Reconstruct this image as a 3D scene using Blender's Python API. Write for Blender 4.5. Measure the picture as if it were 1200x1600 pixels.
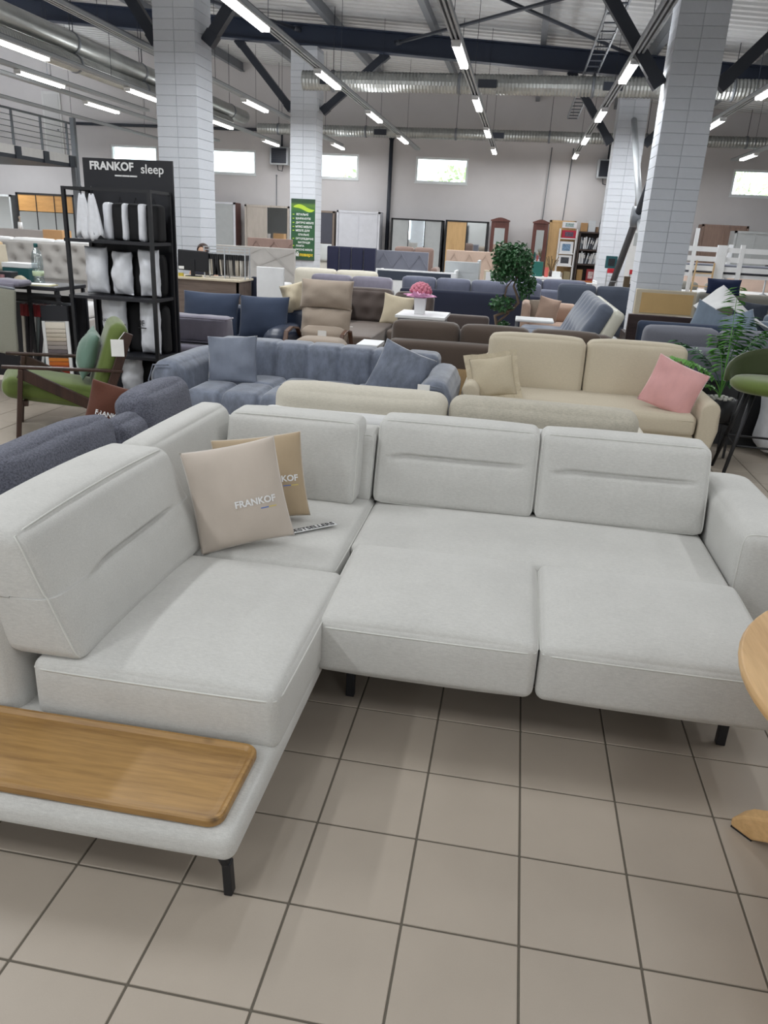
import bpy, math, random
import numpy as np
from mathutils import Vector, Matrix, noise
PI = math.pi
random.seed(7)
for o in list(bpy.data.objects):
    bpy.data.objects.remove(o, do_unlink=True)
scene = bpy.context.scene
C = scene.collection

# ------------------------------------------------------------------ camera
cam_d = bpy.data.cameras.new('camera')
cam_d.sensor_fit = 'VERTICAL'; cam_d.sensor_height = 24.0
cam_d.lens = 24.0 * 1191.37 / 1600.0
cam_d.clip_end = 200.0; cam_d.clip_start = 0.02
cam = bpy.data.objects.new('camera', cam_d); C.objects.link(cam)
yaw, pitch, roll = 0.1529, 0.3537, 0.0535
_f = Vector((-math.sin(yaw)*math.cos(pitch), math.cos(yaw)*math.cos(pitch), -math.sin(pitch)))
_r = Vector((math.cos(yaw), math.sin(yaw), 0)); _u = _r.cross(_f)
_r2 = _r*math.cos(roll) + _u*math.sin(roll); _u2 = -_r*math.sin(roll) + _u*math.cos(roll)
m3 = Matrix((_r2, _u2, -_f)).transposed()
cam.matrix_world = Matrix.Translation((0, 0, 1.672)) @ m3.to_4x4()
scene.camera = cam

# ------------------------------------------------------------------ exposure, world, large lights
vs = scene.view_settings
vs.view_transform = 'Standard'; vs.look = 'None'; vs.gamma = 1.0; vs.use_curve_mapping = False
vs.exposure = -0.72
cy = scene.cycles
cy.max_bounces = 6; cy.diffuse_bounces = 3; cy.glossy_bounces = 3; cy.transmission_bounces = 4; cy.transparent_max_bounces = 8
world = bpy.data.worlds.new('sky'); scene.world = world; world.use_nodes = True
wb = world.node_tree.nodes['Background']
wb.inputs['Color'].default_value = (0.90, 0.96, 1.0, 1); wb.inputs['Strength'].default_value = 8.0

RAIL_Z = 4.14
LAMP_POWER = 34.0; FAR_POWER = 93.0; UP_SHARE = 0.22
def lamp_or_fill_light(x, y, power=None):
    power = power or LAMP_POWER
    d = bpy.data.lights.new('tube_or_fill_light', 'AREA'); d.shape = 'RECTANGLE'
    d.size = 0.16; d.size_y = 1.45; d.energy = power; d.color = (0.955, 0.982, 1.0)
    o = bpy.data.objects.new('tube_or_fill_light', d); C.objects.link(o)
    o.location = (x, y, RAIL_Z - 0.13)
    d2 = bpy.data.lights.new('tube_or_fill_uplight', 'AREA'); d2.shape = 'RECTANGLE'; d2.size = 0.16; d2.size_y = 1.45
    d2.energy = power*UP_SHARE; d2.color = d.color
    o2 = bpy.data.objects.new('tube_or_fill_uplight', d2); C.objects.link(o2)
    o2.location = (x, y, RAIL_Z + 0.06); o2.rotation_euler = (PI, 0, 0)
    return o
# fluorescent rows go on above and behind the camera
for rx, pw in ((-8.2, 34), (-6.1, 50), (-3.65, 98), (-1.18, 26), (1.28, 30), (3.65, 44), (5.9, 44)):
    for ry in (-4.4, -0.2, 4.0, 8.2):
        lamp_or_fill_light(rx, ry, pw)
# fill lights added out of view, brightening the gallery underside and left aisle
for rx, ry in ((-15.5, 12.0), (-15.8, 17.0), (-17.2, 21.5), (-12.2, 8.0), (-10.5, 4.0)):
    g = lamp_or_fill_light(rx, ry, 60 if rx > -15 else 230)
    if rx < -15: g.location.z = 2.8
for ry in (13.0, 17.5, 21.0, 23.8): lamp_or_fill_light(-17.8, ry, 330)  # further added fill lights, unseen, brightening the wall beyond the gallery

# ------------------------------------------------------------------ helpers
def lin(c):
    c = c/255.0
    return c/12.92 if c <= 0.04045 else ((c+0.055)/1.055)**2.4
def rgb(r, g, b): return (lin(r), lin(g), lin(b), 1.0)

def new_mat(name):
    m = bpy.data.materials.new(name); m.use_nodes = True
    nt = m.node_tree; b = nt.nodes['Principled BSDF']
    return m, nt, b
def nd(nt, typ, **kw):
    n = nt.nodes.new(typ)
    for k, v in kw.items(): setattr(n, k, v)
    return n
def coords(nt, scale=(1, 1, 1), space='Object'):
    tc = nd(nt, 'ShaderNodeTexCoord'); mp = nd(nt, 'ShaderNodeMapping')
    mp.inputs['Scale'].default_value = scale
    nt.links.new(tc.outputs[space], mp.inputs['Vector'])
    return mp.outputs['Vector']
def noise_n(nt, vec, scale, detail=4, rough=0.55):
    n = nd(nt, 'ShaderNodeTexNoise'); n.inputs['Scale'].default_value = scale
    n.inputs['Detail'].default_value = detail; n.inputs['Roughness'].default_value = rough
    nt.links.new(vec, n.inputs['Vector']); return n
def ramp(nt, fac, stops):
    r = nd(nt, 'ShaderNodeValToRGB'); e = r.color_ramp.elements
    while len(e) < len(stops): e.new(0.5)
    for el, (p, c) in zip(e, stops): el.position = p; el.color = c
    nt.links.new(fac, r.inputs['Fac']); return r.outputs['Color']
def mixc(nt, fac, a, b, mode='MIX'):
    m = nd(nt, 'ShaderNodeMix', data_type='RGBA', blend_type=mode)
    if isinstance(fac, (int, float)): m.inputs[0].default_value = fac
    else: nt.links.new(fac, m.inputs[0])
    for s, v in ((6, a), (7, b)):
        if isinstance(v, tuple): m.inputs[s].default_value = v
        else: nt.links.new(v, m.inputs[s])
    return m.outputs[2]
def bump(nt, b, h, strength=0.3, dist=0.002):
    n = nd(nt, 'ShaderNodeBump'); n.inputs['Strength'].default_value = strength
    n.inputs['Distance'].default_value = dist
    nt.links.new(h, n.inputs['Height']); nt.links.new(n.outputs['Normal'], b.inputs['Normal'])
def shade(c, k): return (min(1, c[0]*k), min(1, c[1]*k), min(1, c[2]*k), 1)

def fabric(name, col, var=0.10, weave=420, rough=0.92, sheen=0.15, patch=2.2, bstr=0.25, slub=0.0):
    m, nt, b = new_mat(name); v = coords(nt)
    n1 = noise_n(nt, v, patch, 5); n2 = noise_n(nt, v, weave, 2)
    v3 = coords(nt, (18, 90, 90)); n3 = noise_n(nt, v3, 3.0, 3)
    c = ramp(nt, n1.outputs['Fac'], [(0.3, shade(col, 1-var)), (0.7, shade(col, 1+var*0.6))])
    c = mixc(nt, 0.35, c, ramp(nt, n3.outputs['Fac'], [(0.35, shade(col, 0.82-slub)), (0.65, shade(col, 1.12+slub))]))
    c = mixc(nt, 0.25, c, ramp(nt, n2.outputs['Fac'], [(0.3, shade(col, 0.7)), (0.7, shade(col, 1.2))]))
    nt.links.new(c, b.inputs['Base Color'])
    b.inputs['Roughness'].default_value = rough
    b.inputs['Specular IOR Level'].default_value = 0.2
    b.inputs['Sheen Weight'].default_value = sheen; b.inputs['Sheen Roughness'].default_value = 0.5
    bump(nt, b, n2.outputs['Fac'], bstr, 0.0012)
    return m
def velvet(name, col, sheen=0.6, crush=0.25, scale=7):
    m, nt, b = new_mat(name); v = coords(nt, (1, 1, 0.55))
    n1 = noise_n(nt, v, scale, 6, 0.65)
    c = ramp(nt, n1.outputs['Fac'], [(0.32, shade(col, 1-crush)), (0.68, shade(col, 1+crush))])
    nt.links.new(c, b.inputs['Base Color']); b.inputs['Roughness'].default_value = 0.75
    b.inputs['Sheen Weight'].default_value = sheen; b.inputs['Sheen Roughness'].default_value = 0.35
    bump(nt, b, noise_n(nt, v, 260, 2).outputs['Fac'], 0.25, 0.001)
    return m
def boucle(name, col):
    m, nt, b = new_mat(name); v = coords(nt)
    n1 = noise_n(nt, v, 130, 3, 0.7); n2 = noise_n(nt, v, 3, 3)
    c = ramp(nt, n1.outputs['Fac'], [(0.36, shade(col, 0.42)), (0.62, shade(col, 1.45))])
    c = mixc(nt, 0.3, c, ramp(nt, n2.outputs['Fac'], [(0.3, shade(col, 0.8)), (0.7, shade(col, 1.15))]))
    nt.links.new(c, b.inputs['Base Color']); b.inputs['Roughness'].default_value = 0.95
    bump(nt, b, n1.outputs['Fac'], 0.7, 0.006)
    return m
def plain(name, col, rough=0.5, metal=0.0, spec=0.5, var=0.04, scale=6):
    m, nt, b = new_mat(name); v = coords(nt); n1 = noise_n(nt, v, scale, 4)
    c = ramp(nt, n1.outputs['Fac'], [(0.3, shade(col, 1-var)), (0.7, shade(col, 1+var))])
    nt.links.new(c, b.inputs['Base Color']); b.inputs['Roughness'].default_value = rough
    b.inputs['Metallic'].default_value = metal; b.inputs['Specular IOR Level'].default_value = spec
    return m
def wood(name, col, dark, axis=0, rough=0.45, scale=1.0, knots=False):
    m, nt, b = new_mat(name); sc = [9*scale, 9*scale, 9*scale]; sc[axis] = 0.7*scale
    v = coords(nt, tuple(sc)); n1 = noise_n(nt, v, 1.6, 6, 0.62); n2 = noise_n(nt, v, 9, 3, 0.6)
    c = ramp(nt, n1.outputs['Fac'], [(0.28, dark), (0.5, col), (0.75, shade(col, 1.18))])
    c = mixc(nt, 0.35, c, ramp(nt, n2.outputs['Fac'], [(0.3, shade(dark, 0.9)), (0.62, shade(col, 1.1))]))
    if knots:
        kv = coords(nt, (3.2, 8, 8)); w = nd(nt, 'ShaderNodeTexVoronoi'); w.inputs['Scale'].default_value = 1.0
        nt.links.new(kv, w.inputs['Vector'])
        kf = ramp(nt, w.outputs['Distance'], [(0.0, (1, 1, 1, 1)), (0.09, (0, 0, 0, 1))])
        c = mixc(nt, kf, c, shade(dark, 0.45))
    nt.links.new(c, b.inputs['Base Color']); b.inputs['Roughness'].default_value = rough
    bump(nt, b, n2.outputs['Fac'], 0.08, 0.001)
    return m
def emis(name, col, s):
    m, nt, b = new_mat(name)
    b.inputs['Base Color'].default_value = col; b.inputs['Emission Color'].default_value = col
    b.inputs['Emission Strength'].default_value = s
    return m
def glassy(name, tint=(0.9, 0.95, 0.95, 1), alpha=0.12):
    m, nt, b = new_mat(name)
    tr = nd(nt, 'ShaderNodeBsdfTransparent'); gl = nd(nt, 'ShaderNodeBsdfGlossy'); mx = nd(nt, 'ShaderNodeMixShader')
    tr.inputs['Color'].default_value = tint; gl.inputs['Roughness'].default_value = 0.04
    mx.inputs[0].default_value = alpha
    nt.links.new(tr.outputs[0], mx.inputs[1]); nt.links.new(gl.outputs[0], mx.inputs[2])
    nt.links.new(mx.outputs[0], nt.nodes['Material Output'].inputs['Surface'])
    return m
def mirror_m(name):
    m, nt, b = new_mat(name); b.inputs['Base Color'].default_value = (0.8, 0.84, 0.85, 1)
    b.inputs['Metallic'].default_value = 1.0; b.inputs['Roughness'].default_value = 0.03
    return m

def tag(o, label, cat, group=None, kind=None):
    o['label'] = label; o['category'] = cat
    if group: o['group'] = group
    if kind: o['kind'] = kind
    return o
def thing(name, label, cat, loc=(0, 0, 0), rotz=0.0, group=None, rot=None):
    o = bpy.data.objects.new(name, None); C.objects.link(o)
    o.empty_display_size = 0.1
    o.location = loc; o.rotation_euler = rot if rot else (0, 0, rotz)
    return tag(o, label, cat, group)
def link_mesh(name, me, mat, parent=None, loc=None, rot=None):
    o = bpy.data.objects.new(name, me); C.objects.link(o)
    if mat is not None and not me.materials: me.materials.append(mat)
    if parent is not None: o.parent = parent
    if loc is not None: o.location = loc
    if rot is not None: o.rotation_euler = rot
    return o
def mesh_from(name, V, F, smooth=False):
    me = bpy.data.meshes.new(name)
    me.from_pydata([tuple(map(float, v)) for v in V], [], [tuple(map(int, f)) for f in F]); me.update()
    if smooth:
        me.polygons.foreach_set('use_smooth', [True]*len(me.polygons))
    return me

class MB:
    def __init__(s): s.V = []; s.F = []
    def add(s, V, F):
        n = len(s.V); s.V += [tuple(map(float, v)) for v in V]; s.F += [tuple(i+n for i in f) for f in F]; return s
    def box(s, x0, x1, y0, y1, z0, z1, rot=None):
        V = [Vector((x, y, z)) for z in (z0, z1) for (x, y) in ((x0, y0), (x1, y0), (x1, y1), (x0, y1))]
        if rot is not None:
            c = Vector(((x0+x1)/2, (y0+y1)/2, (z0+z1)/2)); R = rot.to_matrix() if hasattr(rot, 'to_matrix') else rot
            V = [c + R @ (v-c) for v in V]
        return s.add(V, [(3, 2, 1, 0), (4, 5, 6, 7), (0, 1, 5, 4), (1, 2, 6, 5), (2, 3, 7, 6), (3, 0, 4, 7)])
    def cbox(s, x0, x1, y0, y1, z0, z1, c=0.01):
        # chamfered box
        hx, hy, hz = (x1-x0)/2, (y1-y0)/2, (z1-z0)/2
        V, F = soft_box((2*hx, 2*hy, 2*hz), min(c, hx*0.95, hy*0.95, hz*0.95), n=(1, 1, 1), dense=2)
        return s.add(V + np.array([(x0+x1)/2, (y0+y1)/2, (z0+z1)/2]), F)
    def bar(s, a, b, w, h=None, up=(0, 0, 1)):
        a = Vector(a); b = Vector(b); h = h or w; d = (b-a).normalized(); u = Vector(up)
        if abs(d.dot(u)) > 0.98: u = Vector((0, 1, 0))
        r = d.cross(u).normalized(); u = r.cross(d)
        V = [p + r*sx*w/2 + u*sy*h/2 for p in (a, b) for (sx, sy) in ((-1, -1), (1, -1), (1, 1), (-1, 1))]
        return s.add(V, [(0, 1, 2, 3), (7, 6, 5, 4), (0, 4, 5, 1), (1, 5, 6, 2), (2, 6, 7, 3), (3, 7, 4, 0)])
    def tube(s, P, R, seg=8, closed=False, cap=True):
        P = [Vector(p) for p in P]; n = len(P)
        R = [R]*n if isinstance(R, (int, float)) else R
        T = []
        for i in range(n):
            if closed: t = P[(i+1) % n]-P[i-1]
            else: t = P[min(i+1, n-1)]-P[max(i-1, 0)]
            T.append(t.normalized() if t.length > 1e-9 else Vector((0, 0, 1)))
        u = T[0].orthogonal().normalized(); V = []; F = []
        for i in range(n):
            u = (u - T[i]*u.dot(T[i])).normalized(); w = T[i].cross(u)
            for k in range(seg):
                a = 2*PI*k/seg; V.append(P[i] + (u*math.cos(a)+w*math.sin(a))*R[i])
        m = n if closed else n-1
        for i in range(m):
            j = (i+1) % n
            for k in range(seg):
                k2 = (k+1) % seg; F.append((i*seg+k, i*seg+k2, j*seg+k2, j*seg+k))
        if cap and not closed:
            F.append(tuple(range(seg-1, -1, -1))); F.append(tuple((n-1)*seg+k for k in range(seg)))
        return s.add(V, F)
    def lathe(s, prof, seg=20, c=(0, 0, 0)):
        V = []; F = []
        for (r, z) in prof:
            for k in range(seg):
                a = 2*PI*k/seg; V.append((c[0]+r*math.cos(a), c[1]+r*math.sin(a), c[2]+z))
        for i in range(len(prof)-1):
            for k in range(seg):
                k2 = (k+1) % seg; F.append((i*seg+k, i*seg+k2, (i+1)*seg+k2, (i+1)*seg+k))
        F.append(tuple(range(seg-1, -1, -1))); F.append(tuple((len(prof)-1)*seg+k for k in range(seg)))
        return s.add(V, F)
    def prism(s, poly, a, b, axis='y'):
        # polygon in the plane perpendicular to axis, extruded from a to b
        n = len(poly); V = []
        for t in (a, b):
            for (p, q) in poly:
                V.append({'x': (t, p, q), 'y': (p, t, q), 'z': (p, q, t)}[axis])
        F = [tuple(range(n)), tuple(range(2*n-1, n-1, -1))]
        for i in range(n):
            j = (i+1) % n; F.append((i, i+n, j+n, j))
        return s.add(V, F)
    def build(s, name, mat, parent=None, smooth=False, world=False, loc=None, rot=None, bevel=0.0, auto=False):
        V = s.V
        if world and parent is not None:
            L = parent.location; V = [(v[0]-L.x, v[1]-L.y, v[2]-L.z) for v in V]
        me = mesh_from(name, V, s.F, smooth)
        o = link_mesh(name, me, mat, parent, loc, rot)
        if bevel > 0:
            b = o.modifiers.new('bevel', 'BEVEL'); b.width = bevel; b.segments = 2; b.limit_method = 'ANGLE'
        return o

def axis_samples(h, r, n, dense):
    t = [0, 0.13, 0.36, 0.65, 1.0] if dense >= 4 else ([0, 0.3, 1.0] if dense == 3 else [0, 1.0])
    a = [-h + r*x for x in t]; inner = list(np.linspace(-h+r, h-r, n+1)[1:-1]) if h > r else []
    b = [h - r*x for x in reversed(t)]
    if h - r < 1e-6: b = b[1:]
    return a + inner + b
def soft_box(size, r, puff=(0, 0, 0), n=(8, 8, 4), fn=None, dense=4, power=3):
    h = np.array(size, float)/2; r = float(min(r, h.min()*0.999))
    ax = [axis_samples(h[i], r, n[i], dense) for i in range(3)]
    L = [len(a) for a in ax]; idx = {}; V = []; F = []
    def vid(i, j, k):
        key = (i, j, k)
        if key not in idx:
            idx[key] = len(V); V.append((ax[0][i], ax[1][j], ax[2][k]))
        return idx[key]
    for (a, b, c) in ((0, 1, 2), (1, 2, 0), (2, 0, 1)):
        for side in (0, L[c]-1):
            for i in range(L[a]-1):
                for j in range(L[b]-1):
                    q = []
                    for (di, dj) in ((0, 0), (1, 0), (1, 1), (0, 1)):
                        t = [0, 0, 0]; t[a] = i+di; t[b] = j+dj; t[c] = side; q.append(vid(*t))
                    F.append(tuple(q) if side else tuple(reversed(q)))
    return soft_deform(np.array(V), h, r, puff, fn, power), F
def soft_deform(V, h, r, puff, fn, power):
    S = V/h
    q = np.clip(V, -(h-r), (h-r)); d = V-q; l = np.linalg.norm(d, axis=1, keepdims=True); l[l == 0] = 1
    P = q + d/l*r
    for c in range(3):
        if puff[c]:
            a, b = (c+1) % 3, (c+2) % 3
            w = (1-np.abs(S[:, a])**power)*(1-np.abs(S[:, b])**power)
            P[:, c] += np.sign(S[:, c])*np.abs(S[:, c])**2*puff[c]*w
    if fn is not None: P = fn(P, S)
    return P
def cushion(name, mat, parent, size, loc, r=0.05, puff=(0.01, 0.01, 0.02), n=(8, 8, 4), rot=None, fn=None, dense=4, power=3):
    V, F = soft_box(size, r, puff, n, fn, dense, power)
    return link_mesh(name, mesh_from(name, V, F, True), mat, parent, loc, rot)
def rr_loop(sx, sy, r, z, seg=5):
    P = []
    for (cx, cy, a0) in ((sx/2-r, sy/2-r, 0), (-sx/2+r, sy/2-r, PI/2), (-sx/2+r, -sy/2+r, PI), (sx/2-r, -sy/2+r, 1.5*PI)):
        for k in range(seg+1):
            a = a0+PI/2*k/seg; P.append((cx+r*math.cos(a), cy+r*math.sin(a), z))
    return P
def seam_path(size, r, where):
    # points on the undeformed box: 'top' runs round the top edge, ('face', axis, sign) round one face
    h = np.array(size)/2; P = []; n = 18
    if where == 'top': a, b, c, cv, ia, ib = 0, 1, 2, h[2]-0.75*r, h[0], h[1]
    else:
        c = where[1]; a, b = [i for i in range(3) if i != c]; cv = where[2]*(h[c]-0.3*r); ia, ib = h[a], h[b]
    for (s0, s1) in (((-1, -1), (1, -1)), ((1, -1), (1, 1)), ((1, 1), (-1, 1)), ((-1, 1), (-1, -1))):
        for k in range(n):
            t = k/n; p = [0, 0, 0]; p[a] = ia*(s0[0]+(s1[0]-s0[0])*t); p[b] = ib*(s0[1]+(s1[1]-s0[1])*t); p[c] = cv; P.append(p)
    return np.array(P, float)
def noisy(amp, freq, seed=0.0):
    def fn(P, S):
        for i in range(len(P)):
            v = noise.noise_vector(Vector((P[i, 0]*freq+seed, P[i, 1]*freq+seed*1.7, P[i, 2]*freq)))
            P[i] += np.array(v)*amp
        return P
    return fn

def pillow_T(u, v, t): return t/2*(max(0.0, (1-u*u)*(1-v*v)))**0.55
def pillow(name, mat, parent, w, h, t, loc=(0, 0, 0), rot=None, pinch=0.07, n=16, wr=0.006, seed=0.0, flange=0.0, bend=0.0):
    # stands upright: x width, z height, y thickness (front is -y)
    V = []; F = []; idx = {}
    for sgn in (-1, 1):
        for i in range(n+1):
            for j in range(n+1):
                edge = i in (0, n) or j in (0, n)
                if edge and sgn == 1: idx[(1, i, j)] = idx[(-1, i, j)]; continue
                u = math.sin((-1+2*i/n)*PI/2*0.86)/math.sin(PI/2*0.86); v = math.sin((-1+2*j/n)*PI/2*0.86)/math.sin(PI/2*0.86)
                x = u*w/2*(1-pinch*(1-v*v)); z = v*h/2*(1-pinch*(1-u*u)); y = sgn*pillow_T(u, v, t)
                y += bend*(u*u+v*v)*0.5
                nz = noise.noise(Vector((x*9+seed, z*9-seed, sgn*3.1+seed))) + 0.6*noise.noise(Vector((x*26+z*14+seed, z*9-x*5, sgn*1.7-seed)))
                rad = max(abs(u), abs(v)); y += nz*wr*(0.4+rad)*2*(0 if edge else 1)
                idx[(sgn, i, j)] = len(V); V.append((x, y, z))
    for sgn in (-1, 1):
        for i in range(n):
            for j in range(n):
                q = (idx[(sgn, i, j)], idx[(sgn, i+1, j)], idx[(sgn, i+1, j+1)], idx[(sgn, i, j+1)])
                F.append(q if sgn == -1 else tuple(reversed(q)))
    if flange > 0:
        ring = [(i, 0) for i in range(n)] + [(n, j) for j in range(n)] + [(i, n) for i in range(n, 0, -1)] + [(0, j) for j in range(n, 0, -1)]
        base = [idx[(-1, i, j)] for (i, j) in ring]; out = []
        for k, (i, j) in enumerate(ring):
            x, y, z = V[base[k]]; sx = (1 if i == n else -1 if i == 0 else 0); sz = (1 if j == n else -1 if j == 0 else 0)
            a = len(V); w1 = 0.006*math.sin(k*1.7)
            V.append((x+sx*flange, y+w1-0.002, z+sz*flange)); V.append((x+sx*flange, y+w1+0.002, z+sz*flange)); out.append(a)
        m = len(ring)
        for k in range(m):
            k2 = (k+1) % m
            F.append((base[k], base[k2], out[k2], out[k])); F.append((base[k2], base[k], out[k]+1, out[k2]+1)); F.append((out[k], out[k2], out[k2]+1, out[k]+1))
    me = mesh_from(name, V, F, True)
    if flange > 0:
        fl_n = len(ring)*3
        for p in list(me.polygons)[-fl_n:]: p.use_smooth = False
        import bmesh
        bm = bmesh.new(); bm.from_mesh(me); bmesh.ops.recalc_face_normals(bm, faces=bm.faces); bm.to_mesh(me); bm.free()
    return link_mesh(name, me, mat, parent, loc, rot)

def text_geo(body, size, extrude=0.0, bold=0.0, spacing=1.0):
    cu = bpy.data.curves.new('lettering', 'FONT'); cu.body = body; cu.size = size; cu.align_x = 'CENTER'; cu.align_y = 'CENTER'
    cu.extrude = extrude; cu.offset = bold; cu.space_character = spacing; cu.resolution_u = 3
    ob = bpy.data.objects.new('lettering', cu); C.objects.link(ob)
    dg = bpy.context.evaluated_depsgraph_get(); dg.update()
    me = bpy.data.meshes.new_from_object(ob.evaluated_get(dg))
    V = [tuple(v.co) for v in me.vertices]; F = [tuple(p.vertices) for p in me.polygons]
    bpy.data.objects.remove(ob, do_unlink=True); bpy.data.curves.remove(cu); bpy.data.meshes.remove(me)
    return V, F
def text_part(name, body, size, mat, parent, loc, rot, fn=None, bold=0.0, extrude=0.001, spacing=1.0, width=None):
    V, F = text_geo(body, size, extrude, bold, spacing)
    if width:
        xs = [v[0] for v in V]; k = width/(max(xs)-min(xs)); V = [(v[0]*k, v[1]*k, v[2]) for v in V]
    if fn: V = [fn(v) for v in V]
    return link_mesh(name, mesh_from(name, V, F), mat, parent, loc, rot)
def copy_tree(o, loc=None, rotz=None, label=None, parent=None, group=None):
    c = o.copy(); C.objects.link(c); c.parent = parent
    if loc is not None: c.location = loc
    if rotz is not None: c.rotation_euler = (0, 0, rotz)
    if label: c['label'] = label
    if group: c['group'] = group
    for ch in list(o.children): copy_tree(ch, parent=c)
    return c
# the hall: columns at 12.2 m and 19.8 m, back wall at 27.5 m
K = 1.28
def kz(z):
    if z > 0.45: return 1.672 + K*(z-1.672)
    return z*(1.672 + K*(0.45-1.672))/0.45
def k3(p): return (K*p[0], K*p[1], kz(p[2]))
def kbox(x0, x1, y0, y1, z0, z1): return MB().box(K*x0, K*x1, K*y0, K*y1, kz(z0), kz(z1))
# ------------------------------------------------------------------ shared materials
M = {}
def tile_mat():
    m, nt, b = new_mat('floor_tile'); v = coords(nt)
    oi = nd(nt, 'ShaderNodeObjectInfo'); col = rgb(172, 161, 148)
    n1 = noise_n(nt, v, 5, 5); n2 = noise_n(nt, v, 300, 2)
    c = ramp(nt, n1.outputs['Fac'], [(0.3, shade(col, 0.93)), (0.7, shade(col, 1.05))])
    c = mixc(nt, 0.12, c, ramp(nt, n2.outputs['Fac'], [(0.3, shade(col, 0.75)), (0.7, shade(col, 1.2))]))
    c = mixc(nt, 0.5, c, ramp(nt, oi.outputs['Random'], [(0, shade(col, 0.93)), (1, shade(col, 1.07))]))
    nt.links.new(c, b.inputs['Base Color']); b.inputs['Roughness'].default_value = 0.42
    b.inputs['Specular IOR Level'].default_value = 0.35
    return m
M['tile'] = tile_mat()
M['grout'] = plain('grout', rgb(98, 92, 82), 0.9)
M['wall'] = plain('wall_plaster', rgb(208, 205, 206), 0.9, var=0.03, scale=1.2)
M['wall_side'] = plain('side_wall_plaster', rgb(210, 210, 210), 0.9, var=0.03, scale=1.2)
M['deck'] = plain('roof_deck_metal', rgb(196, 197, 198), 0.55, 0.1)
M['navy_steel'] = plain('navy_painted_steel', rgb(36, 46, 66), 0.5)
M['dark_steel'] = plain('dark_steel', rgb(42, 47, 58), 0.5)
M['grey_steel'] = plain('grey_steel', rgb(120, 124, 130), 0.45, 0.3)
M['pale_steel'] = plain('pale_steel', rgb(178, 182, 186), 0.45, 0.25)
M['galv'] = plain('galvanised_duct', rgb(168, 170, 168), 0.35, 0.75, var=0.12, scale=3)
M['black'] = plain('black_metal', rgb(22, 23, 28), 0.45)
M['black_wood'] = plain('black_board', rgb(26, 27, 34), 0.55)
M['white'] = plain('white_lacquer', rgb(228, 229, 230), 0.4)
M['white_matt'] = plain('white_paint', rgb(222, 222, 222), 0.75)
M['pvc'] = plain('white_pvc', rgb(232, 236, 238), 0.4)
M['glass'] = glassy('window_glass')
M['mirror'] = mirror_m('mirror')
M['lamp'] = emis('lamp_tube', (1.0, 0.99, 0.97, 1), 14)
M['text_white'] = plain('white_print', rgb(236, 236, 236), 0.6)
M['text_black'] = plain('black_print', rgb(20, 20, 22), 0.6)
def brick_mat():
    m, nt, b = new_mat('white_painted_brick'); v = coords(nt); col = rgb(208, 212, 219)
    oi = nd(nt, 'ShaderNodeObjectInfo'); n1 = noise_n(nt, v, 14, 4)
    c = ramp(nt, n1.outputs['Fac'], [(0.3, shade(col, 0.94)), (0.7, shade(col, 1.03))])
    c = mixc(nt, 0.5, c, ramp(nt, oi.outputs['Random'], [(0, shade(col, 0.92)), (1, shade(col, 1.04))]))
    nt.links.new(c, b.inputs['Base Color']); b.inputs['Roughness'].default_value = 0.8
    bump(nt, b, n1.outputs['Fac'], 0.25, 0.004)
    return m
M['brick'] = brick_mat()
M['mortar'] = plain('mortar', rgb(186, 190, 198), 0.9)

def struct(name, mb, mat, parent=None, **k):
    o = mb.build(name, mat, parent, **k)
    if parent is None: o['kind'] = 'structure'
    return o
# ------------------------------------------------------------------ floor with single tiles
T = 0.3; GX = -1.0246; GY = 2.3746
fl = struct('floor', MB().box(-20.6, 11.6, -6, 27.8, -0.2, -0.003), M['grout'])
fl['label'] = 'beige square floor tiles with dark grey grout'
V, F = soft_box((T-0.006, T-0.006, 0.02), 0.0025, n=(1, 1, 1), dense=2)
tile_me = mesh_from('floor_tile', V, F); tile_me.materials.append(M['tile'])
def wants_tile(x, y):
    if 0.9 < y < 3.2 and -2.0 < x < 2.2: return True
    if 4.2 < y < 7.1 and -4.9 < x < -2.6: return True
    if 3.6 < y < 7.4 and 1.3 < x < 2.9 and x < 0.55*y - 0.4: return True
    return False
rest = MB(); n_t = 0
tv = [(-1, -1), (1, -1), (1, 1), (-1, 1)]
for i in range(-66, 43):
    for j in range(-28, 86):
        cx = GX + (i+0.5)*T; cy = GY + (j+0.5)*T
        if not (-20.5 < cx < 11.4 and -5.9 < cy < 27.5): continue
        if wants_tile(cx, cy):
            link_mesh('floor_tile', tile_me, None, fl, (cx, cy, -0.010)); n_t += 1
        else:
            h = (T-0.006)/2
            rest.add([(cx+a*h, cy+b*h, 0.0) for a, b in tv] + [(cx+a*h, cy+b*h, -0.006) for a, b in tv],
                     [(0, 1, 2, 3), (0, 4, 5, 1), (1, 5, 6, 2), (2, 6, 7, 3), (3, 7, 4, 0)])
o = rest.build('tile_field', M['tile'], fl); o['kind'] = 'stuff'

# ------------------------------------------------------------------ walls and windows
WZ0, WZ1, WY = kz(2.88), kz(3.50), 27.52
WX = [(-11.46, -10.09), (-8.63, -7.29), (-5.82, -4.48), (-2.97, -1.60), (4.87, 6.22)]; WX = [(K*a, K*b) for a, b in WX]
w = MB(); w.box(-20.5, 11.5, WY, WY+0.3, -0.2, WZ0); w.box(-20.5, 11.5, WY, WY+0.3, WZ1, 7.5)
xs = [-20.5] + [x for p in WX for x in p] + [11.5]
for a, b in zip(xs[0::2], xs[1::2]): w.box(a, b, WY, WY+0.3, WZ0, WZ1)
struct('wall_back', w, M['wall'])
struct('wall_left', MB().box(-20.8, -20.5, -6, 27.82, -0.2, 7.5), M['wall_side'])
struct('wall_right', MB().box(11.5, 11.8, -6, 27.82, -0.2, 7.5), M['wall_side'])
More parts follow.
